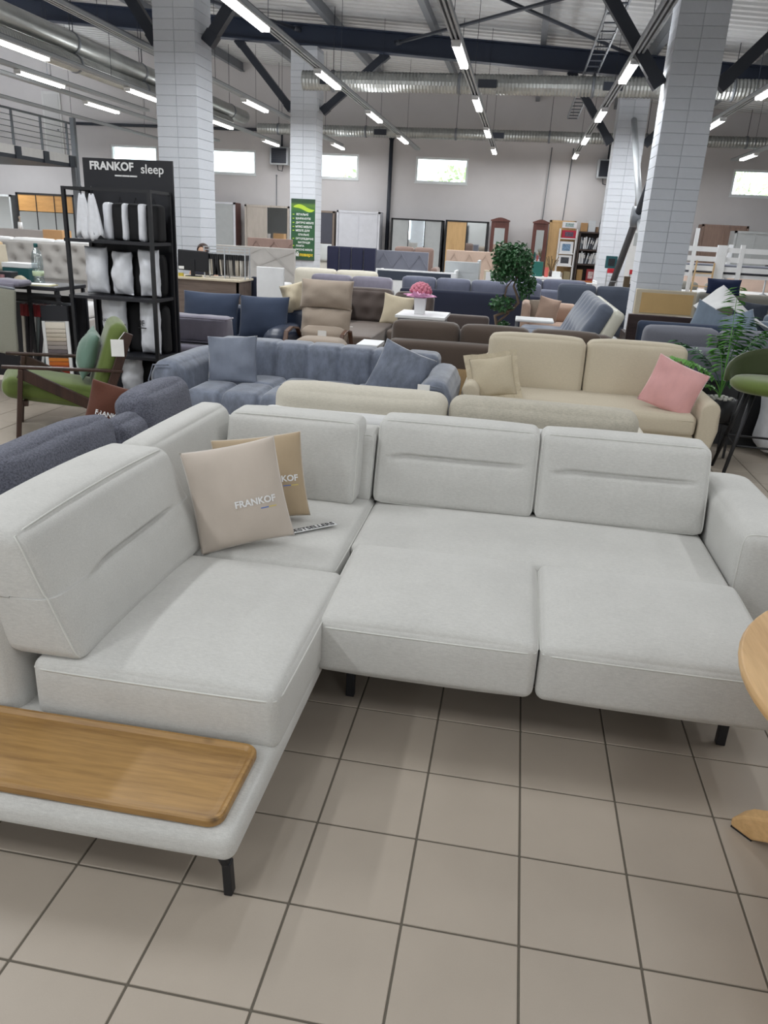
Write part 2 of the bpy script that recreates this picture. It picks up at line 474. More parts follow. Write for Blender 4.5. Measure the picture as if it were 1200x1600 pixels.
# shop front behind the camera: unseen wall, its open gaps sized to set the daylight
w = MB(); w.box(-20.5, 11.5, -6.3, -6, 3.1, 7.5); w.box(-20.5, 11.5, -6.3, -6, -0.2, 0.35)
for x, xe in ((-20.5, -9), (-7, 4.5), (6.5, 11.5)): w.box(x, xe, -6.3, -6, 0.35, 3.1)
struct('wall_front', w, M['wall_side'])
for k, (a, b) in enumerate(WX):
    fr = MB(); t = 0.07
    fr.box(a, b, WY+0.02, WY+0.10, WZ0, WZ0+t); fr.box(a, b, WY+0.02, WY+0.10, WZ1-t, WZ1)
    fr.box(a, a+t, WY+0.02, WY+0.10, WZ0+t, WZ1-t); fr.box(b-t, b, WY+0.02, WY+0.10, WZ0+t, WZ1-t)
    wf = struct('window_%d' % (k+1), fr, M['pvc'])
    MB().box(a+t, b-t, WY+0.055, WY+0.065, WZ0+t, WZ1-t).build('pane', M['glass'], wf)
    MB().box(a-0.02, b+0.02, WY-0.03, WY+0.02, WZ0-0.025, WZ0).build('sill', M['pvc'], wf)

# ------------------------------------------------------------------ roof: corrugated deck on purlins
SL = 0.065
def roof_z(x): return 5.983 - SL*x
d = MB(); V = []; F = []; prof = []; y = -6.0; k = 0
while y < 27.6:
    for dy, dz in ((0, 0), (0.128, 0), (0.166, 0.064), (0.282, 0.064)): prof.append((y+dy, dz))
    y += 0.32
for (yy, dz) in prof:
    for x in (-20.5, 11.5): V.append((x, yy, roof_z(x)+dz))
for i in range(len(prof)-1): F.append((2*i, 2*i+1, 2*i+3, 2*i+2))
n = len(V); V += [(v[0], v[1], v[2]+0.12) for v in V]; F += [tuple(reversed([i+n for i in f])) for f in F]
ce = struct('ceiling', d.add(V, F), M['deck'])
for px in [-19.5 + 2.43*i for i in range(13)]:
    z = roof_z(px); p = MB()
    p.box(px-0.04, px+0.04, -6, 27.5, z-0.26, z-0.002); p.box(px-0.04, px+0.09, -6, 27.5, z-0.27, z-0.25)
    p.build('purlin', M['grey_steel'], ce)

def roof_beam(y, label, mat):
    t = thing('roof_beam', label, 'beam', (-4, y, 5.2))
    a, b = -20.5, 11.5; top = lambda x: roof_z(x) - 0.27
    def slab(x0, x1, o0, o1, hw, nm):
        V = [(x, y+s*hw, top(x)-o) for x in (x0, x1) for s in (-1, 1) for o in (o0, o1)]
        m = MB().add(V, [(0, 1, 3, 2), (4, 6, 7, 5), (0, 4, 5, 1), (2, 3, 7, 6), (0, 2, 6, 4), (1, 5, 7, 3)])
        return m.build(nm, mat, t, world=True)
    slab(a, b, 0.0, 0.03, 0.14, 'flange'); slab(a, b, 0.03, 0.41, 0.015, 'web'); slab(a, b, 0.41, 0.44, 0.14, 'flange')
    return t
roof_beam(19.97, 'long navy steel roof beam crossing above the silver duct', M['navy_steel'])
roof_beam(12.48, 'navy steel roof beam above the nearer pair of white columns', M['navy_steel'])

# ------------------------------------------------------------------ white brick columns with knee braces
V, F = soft_box((0.322, 0.64, 0.139), 0.005, n=(1, 1, 1), dense=2)
brick_me = mesh_from('brick', V, F); brick_me.materials.append(M['brick'])
def column(x, y, label):
    x, y = K*x, K*y
    t = thing('brick_column', label, 'column', (x, y+0.32, 0))
    top = roof_z(x) - 0.72
    MB().box(-0.312, 0.312, -0.31, 0.31, 0, top).build('mortar_core', M['mortar'], t)
    nb = int(top/0.142)
    for k in range(nb):
        for s in (-1, 1):
            link_mesh('brick', brick_me, None, t, (s*0.1632, 0.003*random.uniform(-1, 1), 0.071+k*0.142))
    return t
column(-4.19, 9.5, 'white painted brick column beside the black rack of bedding')
column(-4.32, 15.5, 'white brick column carrying the green list banner')
column(1.58, 9.5, 'broad white brick column behind the tan headboard panel on the right')
column(1.66, 15.5, 'white brick column behind the bookcase end, crossed by a dark tube')
def knee(a, b, label):
    t = thing('knee_brace', label, 'brace', a)
    MB().bar(a, b, 0.14, 0.165).build('strut', M['dark_steel'], t, world=True)
    ax, bx = Vector(a), Vector(b); d = (bx-ax).normalized()
    MB().bar(ax - d*0.02, ax + d*0.16, 0.16, 0.19).build('foot_plate', M['dark_steel'], t, world=True)
    MB().bar(bx - d*0.16, bx + d*0.02, 0.16, 0.19).build('head_plate', M['dark_steel'], t, world=True)
def kn(x, y, z, s, l1, what):
    x, y, z = k3((x, y, z)); l1 *= K; zt = roof_z(x + s*l1) - 0.68
    knee((x+s*0.40, y, z), (x+s*l1, y, zt), what)
kn(-4.19, 9.75, 3.62, 1, 1.15, 'dark knee brace rising right from the column beside the bedding rack')
kn(-4.19, 9.75, 3.62, -1, 1.2, 'dark knee brace rising left from the column beside the bedding rack')
kn(-4.32, 15.75, 3.72, 1, 1.5, 'dark knee brace rising right from the column with the green banner')
kn(-4.32, 15.75, 3.75, -1, 1.35, 'dark knee brace rising left from the column with the green banner')
kn(1.58, 9.75, 3.30, -1, 1.25, 'dark knee brace rising left from the broad right column')
kn(1.58, 9.75, 3.30, 1, 1.25, 'dark knee brace rising right from the broad right column')
kn(1.66, 15.75, 3.36, -1, 1.15, 'dark knee brace rising left from the far right column')
kn(1.66, 15.75, 3.36, 1, 1.15, 'dark knee brace rising right from the far right column')
# tube cross bracing between the two right hand columns
t = thing('cross_brace', 'grey steel tube cross brace between the two right columns', 'brace', (2.07, 16.2, 0))
MB().tube([k3((1.64, 10.05, 3.55)), k3((1.64, 15.45, 0.58))], 0.07, 10).build('tube', M['dark_steel'], t, True, world=True)
MB().tube([k3((1.68, 10.05, 0.6)), k3((1.68, 12.75, 2.03))], 0.064, 10).build('tube', M['pale_steel'], t, True, world=True)
MB().tube([k3((1.68, 12.8, 2.1)), k3((1.68, 15.45, 3.7))], 0.064, 10).build('tube', M['pale_steel'], t, True, world=True)
MB().tube([k3((1.56, 12.77, 2.05)), k3((1.75, 12.77, 2.05))], 0.19, 16).build('node_sleeve', M['grey_steel'], t, True, world=True)
# wind bracing rods under the roof
def rod(a, b, label, r=0.036):
    a, b = k3(a), k3(b)
    t = thing('bracing_rod', label, 'rod', a)
    MB().tube([a, b], r, 8).build('rod', M['dark_steel'], t, True, world=True)
    for p, q in ((a, b), (b, a)):
        p, q = Vector(p), Vector(q); d = (q-p).normalized()
        MB().tube([p, p+d*0.18], r*1.6, 8).build('end_fitting', M['dark_steel'], t, True, world=True)
rod((-2.6, 10.0, 4.88), (1.55, 15.4, 4.66), 'dark roof bracing rod falling to the right behind the second lamp rail')
rod((-2.6, 15.4, 4.80), (1.55, 10.2, 4.56), 'dark roof bracing rod rising to the right under the metal deck')
rod((-8.4, 10.0, 5.25), (-4.4, 15.5, 5.0), 'dark roof bracing rod above the left silver ducts')

# ------------------------------------------------------------------ ventilation ducts
def duct(a, b, r, label, ribs, mat='galv', grilles=()):
    a, b = k3(a), k3(b); r *= K; ribs *= K
    t = thing('ventilation_duct', label, 'duct', a)
    a, b = Vector(a), Vector(b); L = (b-a).length; d = (b-a)/L
    P = []; R = []; step = ribs if ribs else 1.2; n = int(L/step)
    for i in range(n+1):
        s = L*i/n
        if ribs: P += [a+d*s, a+d*min(L, s+step*0.5)]; R += [r, r*0.93]
        else: P += [a+d*s]; R += [r]
    MB().tube(P, R, 16).build('pipe', M[mat], t, not ribs, world=True)
    k = 0.7
    while k < L:
        MB().tube([a+d*(k-0.03), a+d*(k+0.03)], r*1.08, 16).build('clamp', M['grey_steel'], t, True, world=True)
        p = a+d*k; MB().tube([p, (p.x, p.y, roof_z(p.x)-0.02)], 0.008, 6).build('hanger', M['dark_steel'], t, world=True)
        k += 2.9
    for s, dx in grilles:
        p = a+d*s*K; MB().box(p.x-0.2, p.x+0.2, p.y-r-0.02, p.y-r*0.7, p.z-0.1, p.z+0.06).build('grille', M['dark_steel'], t, world=True)
duct((-4.2, 15.05, 4.12), (8.9, 15.05, 4.16), 0.165, 'ribbed silver ventilation duct crossing in front of the navy roof beam', 0.06, grilles=((0.5, 0), (3.3, 0), (5.4, 0), (8.2, 0)))
duct((-7.0, 20.85, 3.95), (8.9, 20.85, 4.03), 0.13, 'thin silver duct running along the top of the back wall', 0.07, grilles=((3.2, 0), (6.1, 0), (9.0, 0)))
duct((-7.15, -4, 4.12), (-7.15, 20.2, 4.12), 0.15, 'smooth silver duct, upper of the two on the left', 0)
duct((-7.1, -4, 3.78), (-7.1, 19.0, 3.86), 0.125, 'ribbed silver duct, lower of the two on the left', 0.06)

# ------------------------------------------------------------------ lamp rails and lamps
def rail(x, y0, y1, label, wd=0.14):
    x *= K; y0 *= K; y1 *= K
    t = thing('lamp_rail', label, 'lamp rail', (x, (y0+y1)/2, RAIL_Z))
    for s in (-1, 0, 1):
        MB().box(x+s*wd*0.42-0.014, x+s*wd*0.42+0.014, y0, y1, RAIL_Z-0.02, RAIL_Z+0.03).build('channel', M['pale_steel'], t, world=True)
    MB().box(x-wd*0.5, x+wd*0.5, y0, y1, RAIL_Z+0.03, RAIL_Z+0.045).build('top_plate', M['grey_steel'], t, world=True)
    y = y0+0.6
    while y < y1:
        MB().tube([(x, y, RAIL_Z+0.04), (x, y, roof_z(x)-0.02)], 0.005, 5).build('hanger_wire', M['dark_steel'], t, world=True)
        y += 4.3
    return t
lamp_proto = None
def lamp(x, y, label):
    global lamp_proto
    x *= K; y *= K
    if lamp_proto is None:
        t = thing('tube_lamp', label, 'lamp', (x, y, RAIL_Z-0.085), group='tube lamps on the rails')
        MB().cbox(-0.07, 0.07, -0.77, 0.77, 0.03, 0.065, 0.01).build('housing', M['white'], t)
        MB().tube([(-0.036, -0.73, 0.008), (-0.036, 0.73, 0.008)], 0.026, 8).build('tube', M['lamp'], t, True)
        MB().tube([(0.036, -0.73, 0.008), (0.036, 0.73, 0.008)], 0.026, 8).build('tube', M['lamp'], t, True)
        for s in (-1, 1): MB().box(-0.064, 0.064, s*0.745-0.014, s*0.745+0.014, -0.016, 0.035).build('socket', M['white'], t)
        lamp_proto = t
    else:
        t = copy_tree(lamp_proto, loc=(x, y, RAIL_Z-0.085), label=label)
    lamp_or_fill_light(x, y, FAR_POWER if y < 22 else FAR_POWER*0.42)
RAILS = [(-9.65, 'far left', 6, 21.0, []), (-8.0, 'third from the left', 6, 20.6, [14.8, 18.2]), (-7.45, 'over the left ducts', 5, 15.5, [12.0]),
         (-6.4, 'over the left ducts edge', 5, 20.6, [9.9, 13.25, 16.7, 20.0]), (-4.75, 'left of the white column', 5, 20.6, [14.0, 17.4, 20.2]),
         (-2.85, 'over the tufted grey sofa', 5, 20.9, [8.15, 11.45, 14.9, 18.3]), (-0.92, 'in the middle', 5, 20.6, [9.8, 13.15, 16.6, 19.95]),
         (1.0, 'left of the broad right column', 5, 20.6, [10.5, 13.9, 17.2, 20.3]), (2.85, 'right of the broad right column', 5, 20.6, [11.4, 14.5, 17.8]),
         (4.6, 'near the right edge', 5, 20.6, [15.8, 19.2])]
WHERE = ['nearest', 'second', 'third', 'fourth']
for x, nm, y0, y1, ys in RAILS:
    rail(x, y0, y1, 'pale hanging lamp rail %s' % nm)
    for k, y in enumerate(ys):
        lamp(x, y, '%s lit tube lamp along the hanging rail %s' % (WHERE[k], nm))
# cable ladder
t = thing('cable_ladder', 'steel cable ladder hanging left of the broad right column', 'cable tray', k3((0.82, 15, 4.35)))
for s in (-1, 1): kbox(0.82+s*0.11-0.012, 0.82+s*0.11+0.012, 8, 20.4, 4.33, 4.38).build('side_rail', M['grey_steel'], t, world=True)
y = 8.2
while y < 20.4:
    kbox(0.71, 0.93, y-0.03, y+0.03, 4.33, 4.345).build('rung', M['dark_steel'], t, world=True); y += 0.45
for y in (10, 13.4, 16.8, 20.2):
    MB().tube([k3((0.82, y, 4.36)), (K*0.82, K*y, roof_z(K*0.82)-0.02)], 0.006, 5).build('hanger', M['dark_steel'], t, world=True)

# ------------------------------------------------------------------ fittings on the back wall
def wall_heater(x, label):
    t = thing('fan_heater', label, 'heater', (K*x, 27.26, kz(3.36))); t.scale = (K, K, K)
    MB().cbox(-0.25, 0.25, -0.14, 0.12, -0.22, 0.22, 0.02).build('case', M['pale_steel'], t)
    MB().box(-0.2, 0.2, -0.15, -0.139, -0.18, 0.18).build('grille_back', M['dark_steel'], t)
    for k in range(8): MB().box(-0.2, 0.2, -0.17, -0.145, -0.165+k*0.045, -0.145+k*0.045).build('louver', M['dark_steel'], t)
    MB().tube([(-0.08, 0, -0.2), (-0.06, 0, -0.34), (0.05, 0, -0.36), (0.08, 0, -0.2)], 0.012, 6).build('hose', M['dark_steel'], t, True)
    MB().box(-0.03, 0.03, 0.1, 0.2, 0.1, 0.2).build('bracket', M['dark_steel'], t)
    MB().box(-0.02, 0.02, 0.12, 0.16, 0.2, 0.72).build('pipe_feed', M['dark_steel'], t)
wall_heater(-6.55, 'dark louvred fan heater high on the wall left of the green banner')
wall_heater(1.85, 'pale louvred fan heater high on the wall above the bookcase')
def wall_pipe(P, r, label, mat='dark_steel'):
    P = [k3(p) for p in P]; r *= K
    t = thing('wall_pipe', label, 'pipe', P[0])
    MB().tube(P, r, 8).build('pipe', M[mat], t, True, world=True)
    for p in P: MB().tube([(p[0], p[1]-0.03, p[2]), (p[0], p[1]+0.05, p[2])], r*1.5, 8).build('clip', M[mat], t, True, world=True)
wall_pipe([(-3.62, 21.43, 3.9), (-3.62, 21.43, 0.1)], 0.05, 'dark vertical pipe on the back wall beside the white wardrobe')
wall_pipe([(-12.5, 21.42, 3.98), (-3.62, 21.42, 3.98)], 0.04, 'dark horizontal pipe along the top of the back wall, left half')
wall_pipe([(-6.7, 21.44, 2.9), (-6.7, 21.44, 0.1)], 0.012, 'thin cable below the left fan heater', 'grey_steel')
wall_pipe([(0.45, 21.44, 3.8), (0.40, 21.44, 1.2)], 0.012, 'thin cable on the back wall, left of the pair above the mirrors', 'grey_steel')
wall_pipe([(0.98, 21.44, 3.8), (0.9, 21.44, 1.2)], 0.012, 'thin cable on the back wall, right of the pair above the oak cabinet', 'grey_steel')
wall_pipe([(1.95, 21.44, 3.0), (1.8, 21.44, 1.2)], 0.012, 'thin cable below the right fan heater', 'grey_steel')
wall_pipe([(-9.9, 21.42, 5.2), (-9.9, 21.42, 4.0)], 0.05, 'dark vertical downpipe on the back wall above the left window')

# ------------------------------------------------------------------ gallery on the left
t = thing('gallery', 'raised gallery deck with pale lit fascia blocks at the upper left', 'gallery', k3((-13, 14, 0)))
GXE = -10.95
kbox(-15.95, GXE, 6, 18.75, 2.72, 2.8).build('deck_underside', M['dark_steel'], t, world=True)
kbox(-15.95, GXE, 6, 18.75, 2.8, 2.98).build('deck', M['white_matt'], t, world=True)
y = 18.6
while y > 8:
    kbox(GXE-0.06, GXE+0.03, y-0.1, y+0.1, 2.72, 2.97).build('bracket', M['dark_steel'], t, world=True); y -= 1.05
for (yy) in (18.7, 12.5): kbox(GXE-0.05, GXE+0.05, yy-0.05, yy+0.05, 0, 2.72).build('post', M['grey_steel'], t, world=True)
kbox(GXE-0.06, GXE+0.05, 18.76, 18.86, 0, 3.82).build('corner_post', M['grey_steel'], t, world=True)
t = thing('guard_rail', 'grey steel guard rail with horizontal wires on the gallery edge', 'railing', k3((GXE, 14, 2.98)))
MB().tube([k3((GXE, 6, 3.68)), k3((GXE, 18.65, 3.68))], 0.032, 8).build('handrail', M['grey_steel'], t, True, world=True)
y = 18.5; 
while y > 8:
    kbox(GXE-0.02, GXE+0.02, y-0.02, y+0.02, 2.981, 3.68).build('baluster', M['grey_steel'], t, world=True); y -= 1.05
for k in range(5): MB().tube([k3((GXE, 6, 3.10+k*0.115)), k3((GXE, 18.65, 3.10+k*0.115))], 0.01, 6).build('wire', M['grey_steel'], t, True, world=True)
dr = struct('door_1', MB().box(-17.1, -16.4, WY-0.05, WY, kz(3.0), kz(4.75)), M['white_matt'])
MB().box(-17.03, -16.47, WY-0.065, WY-0.05, kz(3.05), kz(4.68)).build('door_leaf', M['wall_side'], dr)
MB().tube([(-16.55, WY-0.12, 4.4), (-16.55, WY-0.06, 4.4)], 0.025, 8).build('door_handle', M['grey_steel'], dr)
t = thing('exit_sign', 'small dark sign above the gallery door', 'sign', (-16.8, WY-0.03, kz(5.05)))
MB().box(-0.13, 0.13, -0.015, 0.02, -0.09, 0.03).build('panel', M['dark_steel'], t)
MB().box(-0.13, 0.13, -0.012, 0.02, 0.06, 0.12).build('panel', M['grey_steel'], t)

# ------------------------------------------------------------------ greenery outside the windows
M['out_leaf'] = plain('overexposed_leaves', rgb(196, 212, 166), 0.8, var=0.15, scale=3)  # leaf colour paled to stand in for overexposed daylight outside
def out_tree(x, y, h, r, label, seed):
    x, y, h, r = x*K, y*K, kz(h), r*K
    t = thing('garden_tree', label, 'tree', (x, y, -0.2))
    MB().tube([(0, 0, 0), (0.05, 0, h*0.5), (0, 0.05, h*0.8)], [0.14, 0.1, 0.05], 8).build('trunk', M['grey_steel'], t, True)
    rnd = random.Random(seed); m = MB()
    for k in range(700):
        a = rnd.uniform(0, 2*PI); b = rnd.uniform(-1, 1); q = rnd.uniform(0.3, 1)**0.5*r
        p = Vector((q*math.cos(a)*math.sqrt(1-b*b), q*math.sin(a)*math.sqrt(1-b*b), h*0.8+q*b*0.9))
        u = Vector((rnd.uniform(-1, 1), rnd.uniform(-1, 1), rnd.uniform(-1, 1))).normalized(); v = u.orthogonal().normalized(); s = 0.17
        m.add([p-u*s, p+v*s*0.5, p+u*s, p-v*s*0.5], [(0, 1, 2, 3)])
    o = m.build('foliage', M['out_leaf'], t); o['kind'] = 'stuff'
ground = struct('ground', MB().box(-40, 40, 27.9, 55, -0.4, -0.2), plain('outdoor_ground', rgb(150, 150, 140), 0.9))
out_tree(-2.4, 29, 3.4, 1.5, 'tree outside seen through the middle back window', 1)
out_tree(-6.2, 30, 3.3, 1.3, 'tree outside seen right in the window beside the green banner', 2)
out_tree(6.6, 28.5, 4.2, 2.2, 'bright tree outside filling the rightmost window', 3)
out_tree(-9.6, 30, 3.3, 1.3, 'tree outside seen in the window left of the fan heater', 4)
out_tree(-13.0, 29.5, 3.3, 1.2, 'tree outside seen in the window above the black rack', 5)
# ------------------------------------------------------------------ the big light grey corner sofa
M['sofa'] = fabric('light_grey_chenille', rgb(203, 202, 198), 0.10, slub=0.06, patch=5.0)
M['oak'] = wood('oiled_oak', rgb(172, 134, 80), rgb(122, 88, 48), 0, 0.4, 1.0, True)
M['seam'] = plain('seam_thread', rgb(212, 212, 207), 0.9)
S = thing('corner_sofa', 'large light grey corner sofa with pulled out seats and oak side shelf', 'sofa', (-0.3, 2.7, 0))
SL0 = Vector(S.location)
def scush(name, x0, x1, y0, y1, z0, z1, r=0.05, puff=(0.008, 0.008, 0.018), n=(10, 10, 4), rot=None, fn=None, seam=True, mat='sofa', seam_r=0.0032):
    c = Vector(((x0+x1)/2, (y0+y1)/2, (z0+z1)/2)) - SL0
    size = (x1-x0, y1-y0, z1-z0)
    o = cushion(name, M[mat], S, size, c, r, puff, n, rot, fn)
    paths = ['top'] if seam is True else (seam or [])
    for wh in paths:
        P = soft_deform(seam_path(size, r, wh), np.array(size)/2, min(r, min(size)/2*0.999), puff, fn, 3)
        MB().tube([tuple(p) for p in P], seam_r, 6, True).build('piping', M['seam'], o, True, rot=None)
    return o
# left unit: upholstered plinth, oak shelf, chaise and corner cushions
def plinth_fn(P, S_):
    P[:, 0] *= 1 + 0.0*S_[:, 2]
    return P
scush('plinth', -1.62, -0.555, 1.42, 3.92, 0.143, 0.235, 0.035, (0.0, 0.004, 0.0), seam=False)
scush('seat_cushion', -1.325, -0.552, 1.785, 2.66, 0.212, 0.415, 0.035, (0.006, 0.008, 0.028))
scush('seat_cushion', -1.30, -0.60, 2.665, 3.60, 0.212, 0.415, 0.035, (0.006, 0.006, 0.02))
# oak shelf: a board with a raised rim
sh = MB(); x0, x1, y0, y1, z0 = -1.62, -0.595, 1.44, 1.755, 0.236
def shelf_mesh():
    loops = []
    def loop(ins, z, r): 
        return [((x0+x1)/2+p[0], (y0+y1)/2+p[1], z) for p in rr_loop(x1-x0-2*ins, y1-y0-2*ins, max(0.004, r), 0, 6)]
    seq = [(0.004, z0, 0.036), (0.0, z0+0.005, 0.04), (0.0, z0+0.022, 0.04), (0.004, z0+0.027, 0.036), (0.012, z0+0.027, 0.03), (0.022, z0+0.0165, 0.022), (0.04, z0+0.0135, 0.02)]
    V = []; F = []; n = None
    for ins, z, r in seq:
        L = loop(ins, z, r); n = len(L); V += L
    for i in range(len(seq)-1):
        for k in range(n):
            k2 = (k+1) % n; F.append((i*n+k, i*n+k2, (i+1)*n+k2, (i+1)*n+k))
    F.append(tuple((len(seq)-1)*n+k for k in range(n))); F.append(tuple(range(n-1, -1, -1)))
    return V, F
sh.add(*shelf_mesh()); o = sh.build('shelf_board', M['oak'], S, world=True); o['label'] = 'oiled oak tray shelf at the sofa end'
# left backrest: tall upholstered shell, one loose cushion with tuck line
def lean_x(k):
    def fn(P, S_):
        P[:, 0] += -k*(S_[:, 2]+1)/2
        return P
    return fn
def tuck(P, S_, axis_w=0, axis_h=2, axis_t=1, front=-1, zc=0.12, depth=0.022, span=0.92, gather=True):
    # horizontal tuck line across the front face, with short pulled folds at both ends
    fr = np.clip(front*S_[:, axis_t], 0, 1)**4; u = S_[:, axis_w]; wob = 0.03*np.sin(6*u+1)
    v = S_[:, axis_h]
    end = np.clip((span-np.abs(u))/0.22, 0, 1)
    dip = zc - 0.10*(1-end)*(u < 0) + 0.0*u
    g = np.where(v > dip, np.exp(-((v-dip)/0.03)**2), np.exp(-((v-dip)/0.075)**2))*end**0.5*(np.abs(u) < span)
    swell = 0.35*np.exp(-((v-zc-0.35)/0.32)**2) + 0.45*np.exp(-((v-zc+0.42)/0.36)**2)
    P[:, axis_t] += -front*fr*depth*g*1.0
    P[:, axis_t] += front*fr*depth*swell*(1-np.abs(u)**4)
    return P
scush('backrest_shell', -1.58, -1.36, 1.77, 3.92, 0.143, 0.69, 0.05, (0.004, 0.006, 0.01), n=(4, 14, 8), seam=False, fn=lean_x(0.05))
# loose back cushion on the left (lies against the shell, faces +x)
def left_fn(P, S_):
    P = tuck(P, S_, 1, 2, 0, 1, 0.05, 0.026, 0.62)
    P[:, 0] += -0.165*(S_[:, 2]+1)/2
    P[:, 2] += -0.012*(S_[:, 1]**2)*(S_[:, 2] > 0)
    return P
scush('back_cushion', -1.405, -1.155, 1.80, 2.78, 0.415, 0.825, 0.038, (0.012, 0.012, 0.016), n=(4, 30, 64), seam=[('face', 0, 1)], fn=left_fn)
# corner back: tall panel behind the pillows
scush('corner_panel', -1.47, -1.31, 2.80, 3.70, 0.40, 0.80, 0.05, (0.006, 0.006, 0.008), n=(4, 10, 8), seam=False, fn=lean_x(0.10))
def lean_y(k):
    def fn(P, S_):
        P[:, 1] += k*(S_[:, 2]+1)/2
        return P
    return fn
def lean_tuck(k, zc=0.12, d=0.020):
    def fn(P, S_):
        P = tuck(P, S_, 0, 2, 1, -1, zc, d, 0.84)
        P[:, 1] += k*(S_[:, 2]+1)/2
        return P
    return fn
# right unit shell and bench
scush('backrest_shell', -1.45, 0.98, 3.72, 3.93, 0.143, 0.70, 0.05, (0.0, 0.004, 0.006), n=(14, 4, 8), seam=False)
scush('bench_base', -0.58, 0.97, 2.95, 3.72, 0.14, 0.235, 0.03, (0, 0, 0), seam=False)
scush('seat_cushion', -0.60, 0.972, 2.95, 3.64, 0.215, 0.400, 0.035, (0.004, 0.006, 0.018), n=(14, 8, 4))
scush('back_panel', -0.71, -0.615, 3.50, 3.72, 0.40, 0.735, 0.03, (0.0, 0.004, 0.004), n=(3, 4, 6), seam=[('face', 1, -1)], fn=lean_y(0.05))
scush('back_cushion', -1.33, -0.675, 3.38, 3.58, 0.415, 0.805, 0.035, (0.010, 0.020, 0.014), n=(12, 4, 10), seam=[('face', 1, -1)], fn=lean_y(0.10))
scush('back_cushion', -0.605, 0.178, 3.50, 3.70, 0.405, 0.80, 0.038, (0.008, 0.014, 0.010), n=(30, 4, 64), seam=[('face', 1, -1)], fn=lean_tuck(0.13, 0.22))
scush('back_cushion', 0.186, 0.968, 3.50, 3.70, 0.405, 0.80, 0.038, (0.008, 0.014, 0.010), n=(30, 4, 64), seam=[('face', 1, -1)], fn=lean_tuck(0.13, 0.22))
# pulled out front seats
def otto_fn(P, S_):
    P[:, 2] += 0.012*S_[:, 1]*(S_[:, 2] > 0.2)
    return P
scush('pull_out_seat', -0.568, 0.192, 2.275, 2.945, 0.195, 0.412, 0.032, (0.006, 0.008, 0.040), n=(14, 14, 5), fn=otto_fn)
scush('pull_out_seat', 0.200, 0.975, 2.275, 2.945, 0.195, 0.412, 0.032, (0.006, 0.008, 0.040), n=(14, 14, 5), fn=otto_fn)
# right arm
def arm_fn(P, S_):
    P[:, 2] += -0.03*np.clip(S_[:, 0], 0, 1)**2*(S_[:, 2] > 0)
    return P
scush('arm', 0.985, 1.27, 3.02, 3.95, 0.143, 0.615, 0.06, (0.004, 0.006, 0.012), n=(6, 10, 6), seam=[('face', 1, -1)], fn=arm_fn)
# legs: bent black metal
def bent_leg(x, y, h, dx):
    m = MB(); m.bar((x-dx, y, h), (x, y, h*0.62), 0.032, 0.02, (1, 0, 0)); m.bar((x, y, h*0.66), (x+dx*0.15, y, 0.0), 0.03, 0.024, (1, 0, 0))
    return m.build('leg', M['black'], S, world=True, bevel=0.004)
bent_leg(-0.592, 1.475, 0.16, 0.03); bent_leg(-1.50, 1.475, 0.16, -0.03); bent_leg(-1.50, 3.8, 0.16, -0.03)
for (x, y) in ((-0.47, 2.45), (0.885, 2.475)):
    m = MB(); m.box(x-0.016, x+0.016, y-0.014, y+0.014, 0, 0.2); m.box(x-0.03, x+0.03, y-0.03, y+0.03, 0.185, 0.20); m.build('leg', M['black'], S, world=True, bevel=0.003)
for (x, y) in ((-0.2, 3.75), (0.9, 3.75), (1.12, 3.2)):
    MB().box(x-0.016, x+0.016, y-0.014, y+0.014, 0, 0.15).build('leg', M['black'], S, world=True, bevel=0.003)
m = MB(); 
for x in (-0.5, 0.16, 0.24, 0.92): m.box(x-0.015, x+0.015, 2.35, 3.1, 0.17, 0.195)
m.box(-0.53, 0.95, 2.42, 2.45, 0.165, 0.19); m.build('slide_mechanism', M['black'], S, world=True)

MB().box(-0.50, 0.93, 2.66, 3.60, 0.02, 0.145).build('shade_underbody', M['black_wood'], S, world=True)  # presumed closed underside, black box added to deepen the shade below the seats
# pillows lying in the corner
M['pil_a'] = velvet('beige_velvet_light', rgb(196, 184, 172), 0.5, 0.06, 3)
M['pil_b'] = velvet('beige_velvet_dark', rgb(176, 156, 128), 0.5, 0.08, 3)
M['blue_print'] = plain('blue_print', rgb(90, 120, 190), 0.6); M['yellow_print'] = plain('yellow_print', rgb(214, 196, 110), 0.6)
def logo_pillow(label, mat, w, h, t, loc, rot, seed, lx=0.0, lz=-0.03, size=0.2):
    P = thing('throw_pillow', label, 'pillow', loc, rot=rot)
    pillow('cover', M[mat], P, w, h, t, wr=0.004, seed=seed, pinch=0.045, n=18)
    def fn(v):
        x, z = v[0]+lx, v[1]+lz
        return (x, -pillow_T(x/(w/2), z/(h/2), t) - 0.004 - v[2], z)
    text_part('lettering', 'FRANKOF', 0.05, M['text_white'], P, (0, 0, 0), None, fn, 0.0014, 0.0004, width=size)
    for a, b, mm in ((0.10, 0.30, 'blue_print'), (0.31, 0.5, 'yellow_print')):
        m = MB(); V = []
        for k in range(5):
            x = (a+(b-a)*k/4)*size
            for z in (-0.032, -0.028): V.append(fn((x, z, 0)))
        m.add(V, [(2*k, 2*k+2, 2*k+3, 2*k+1) for k in range(4)]); m.build('underline', M[mm], P)
    return P
logo_pillow('pale beige square pillow lettered FRANKOF leaning in the sofa corner', 'pil_a', 0.385, 0.42, 0.16, (-1.035, 2.80, 0.632), (math.radians(-20), math.radians(-9), math.radians(28)), 3.0, 0.055, -0.04, 0.165)
logo_pillow('darker tan pillow lettered FRANKOF half hidden behind the pale one', 'pil_b', 0.40, 0.38, 0.14, (-1.04, 3.10, 0.612), (math.radians(-22), math.radians(-7), math.radians(18)), 9.0, 0.08, -0.02, 0.165)
t = thing('bestsellers_plate', 'small white plate reading BESTSELLERS on the corner seat', 'sign', (-0.775, 3.0, 0.4405), math.radians(45))
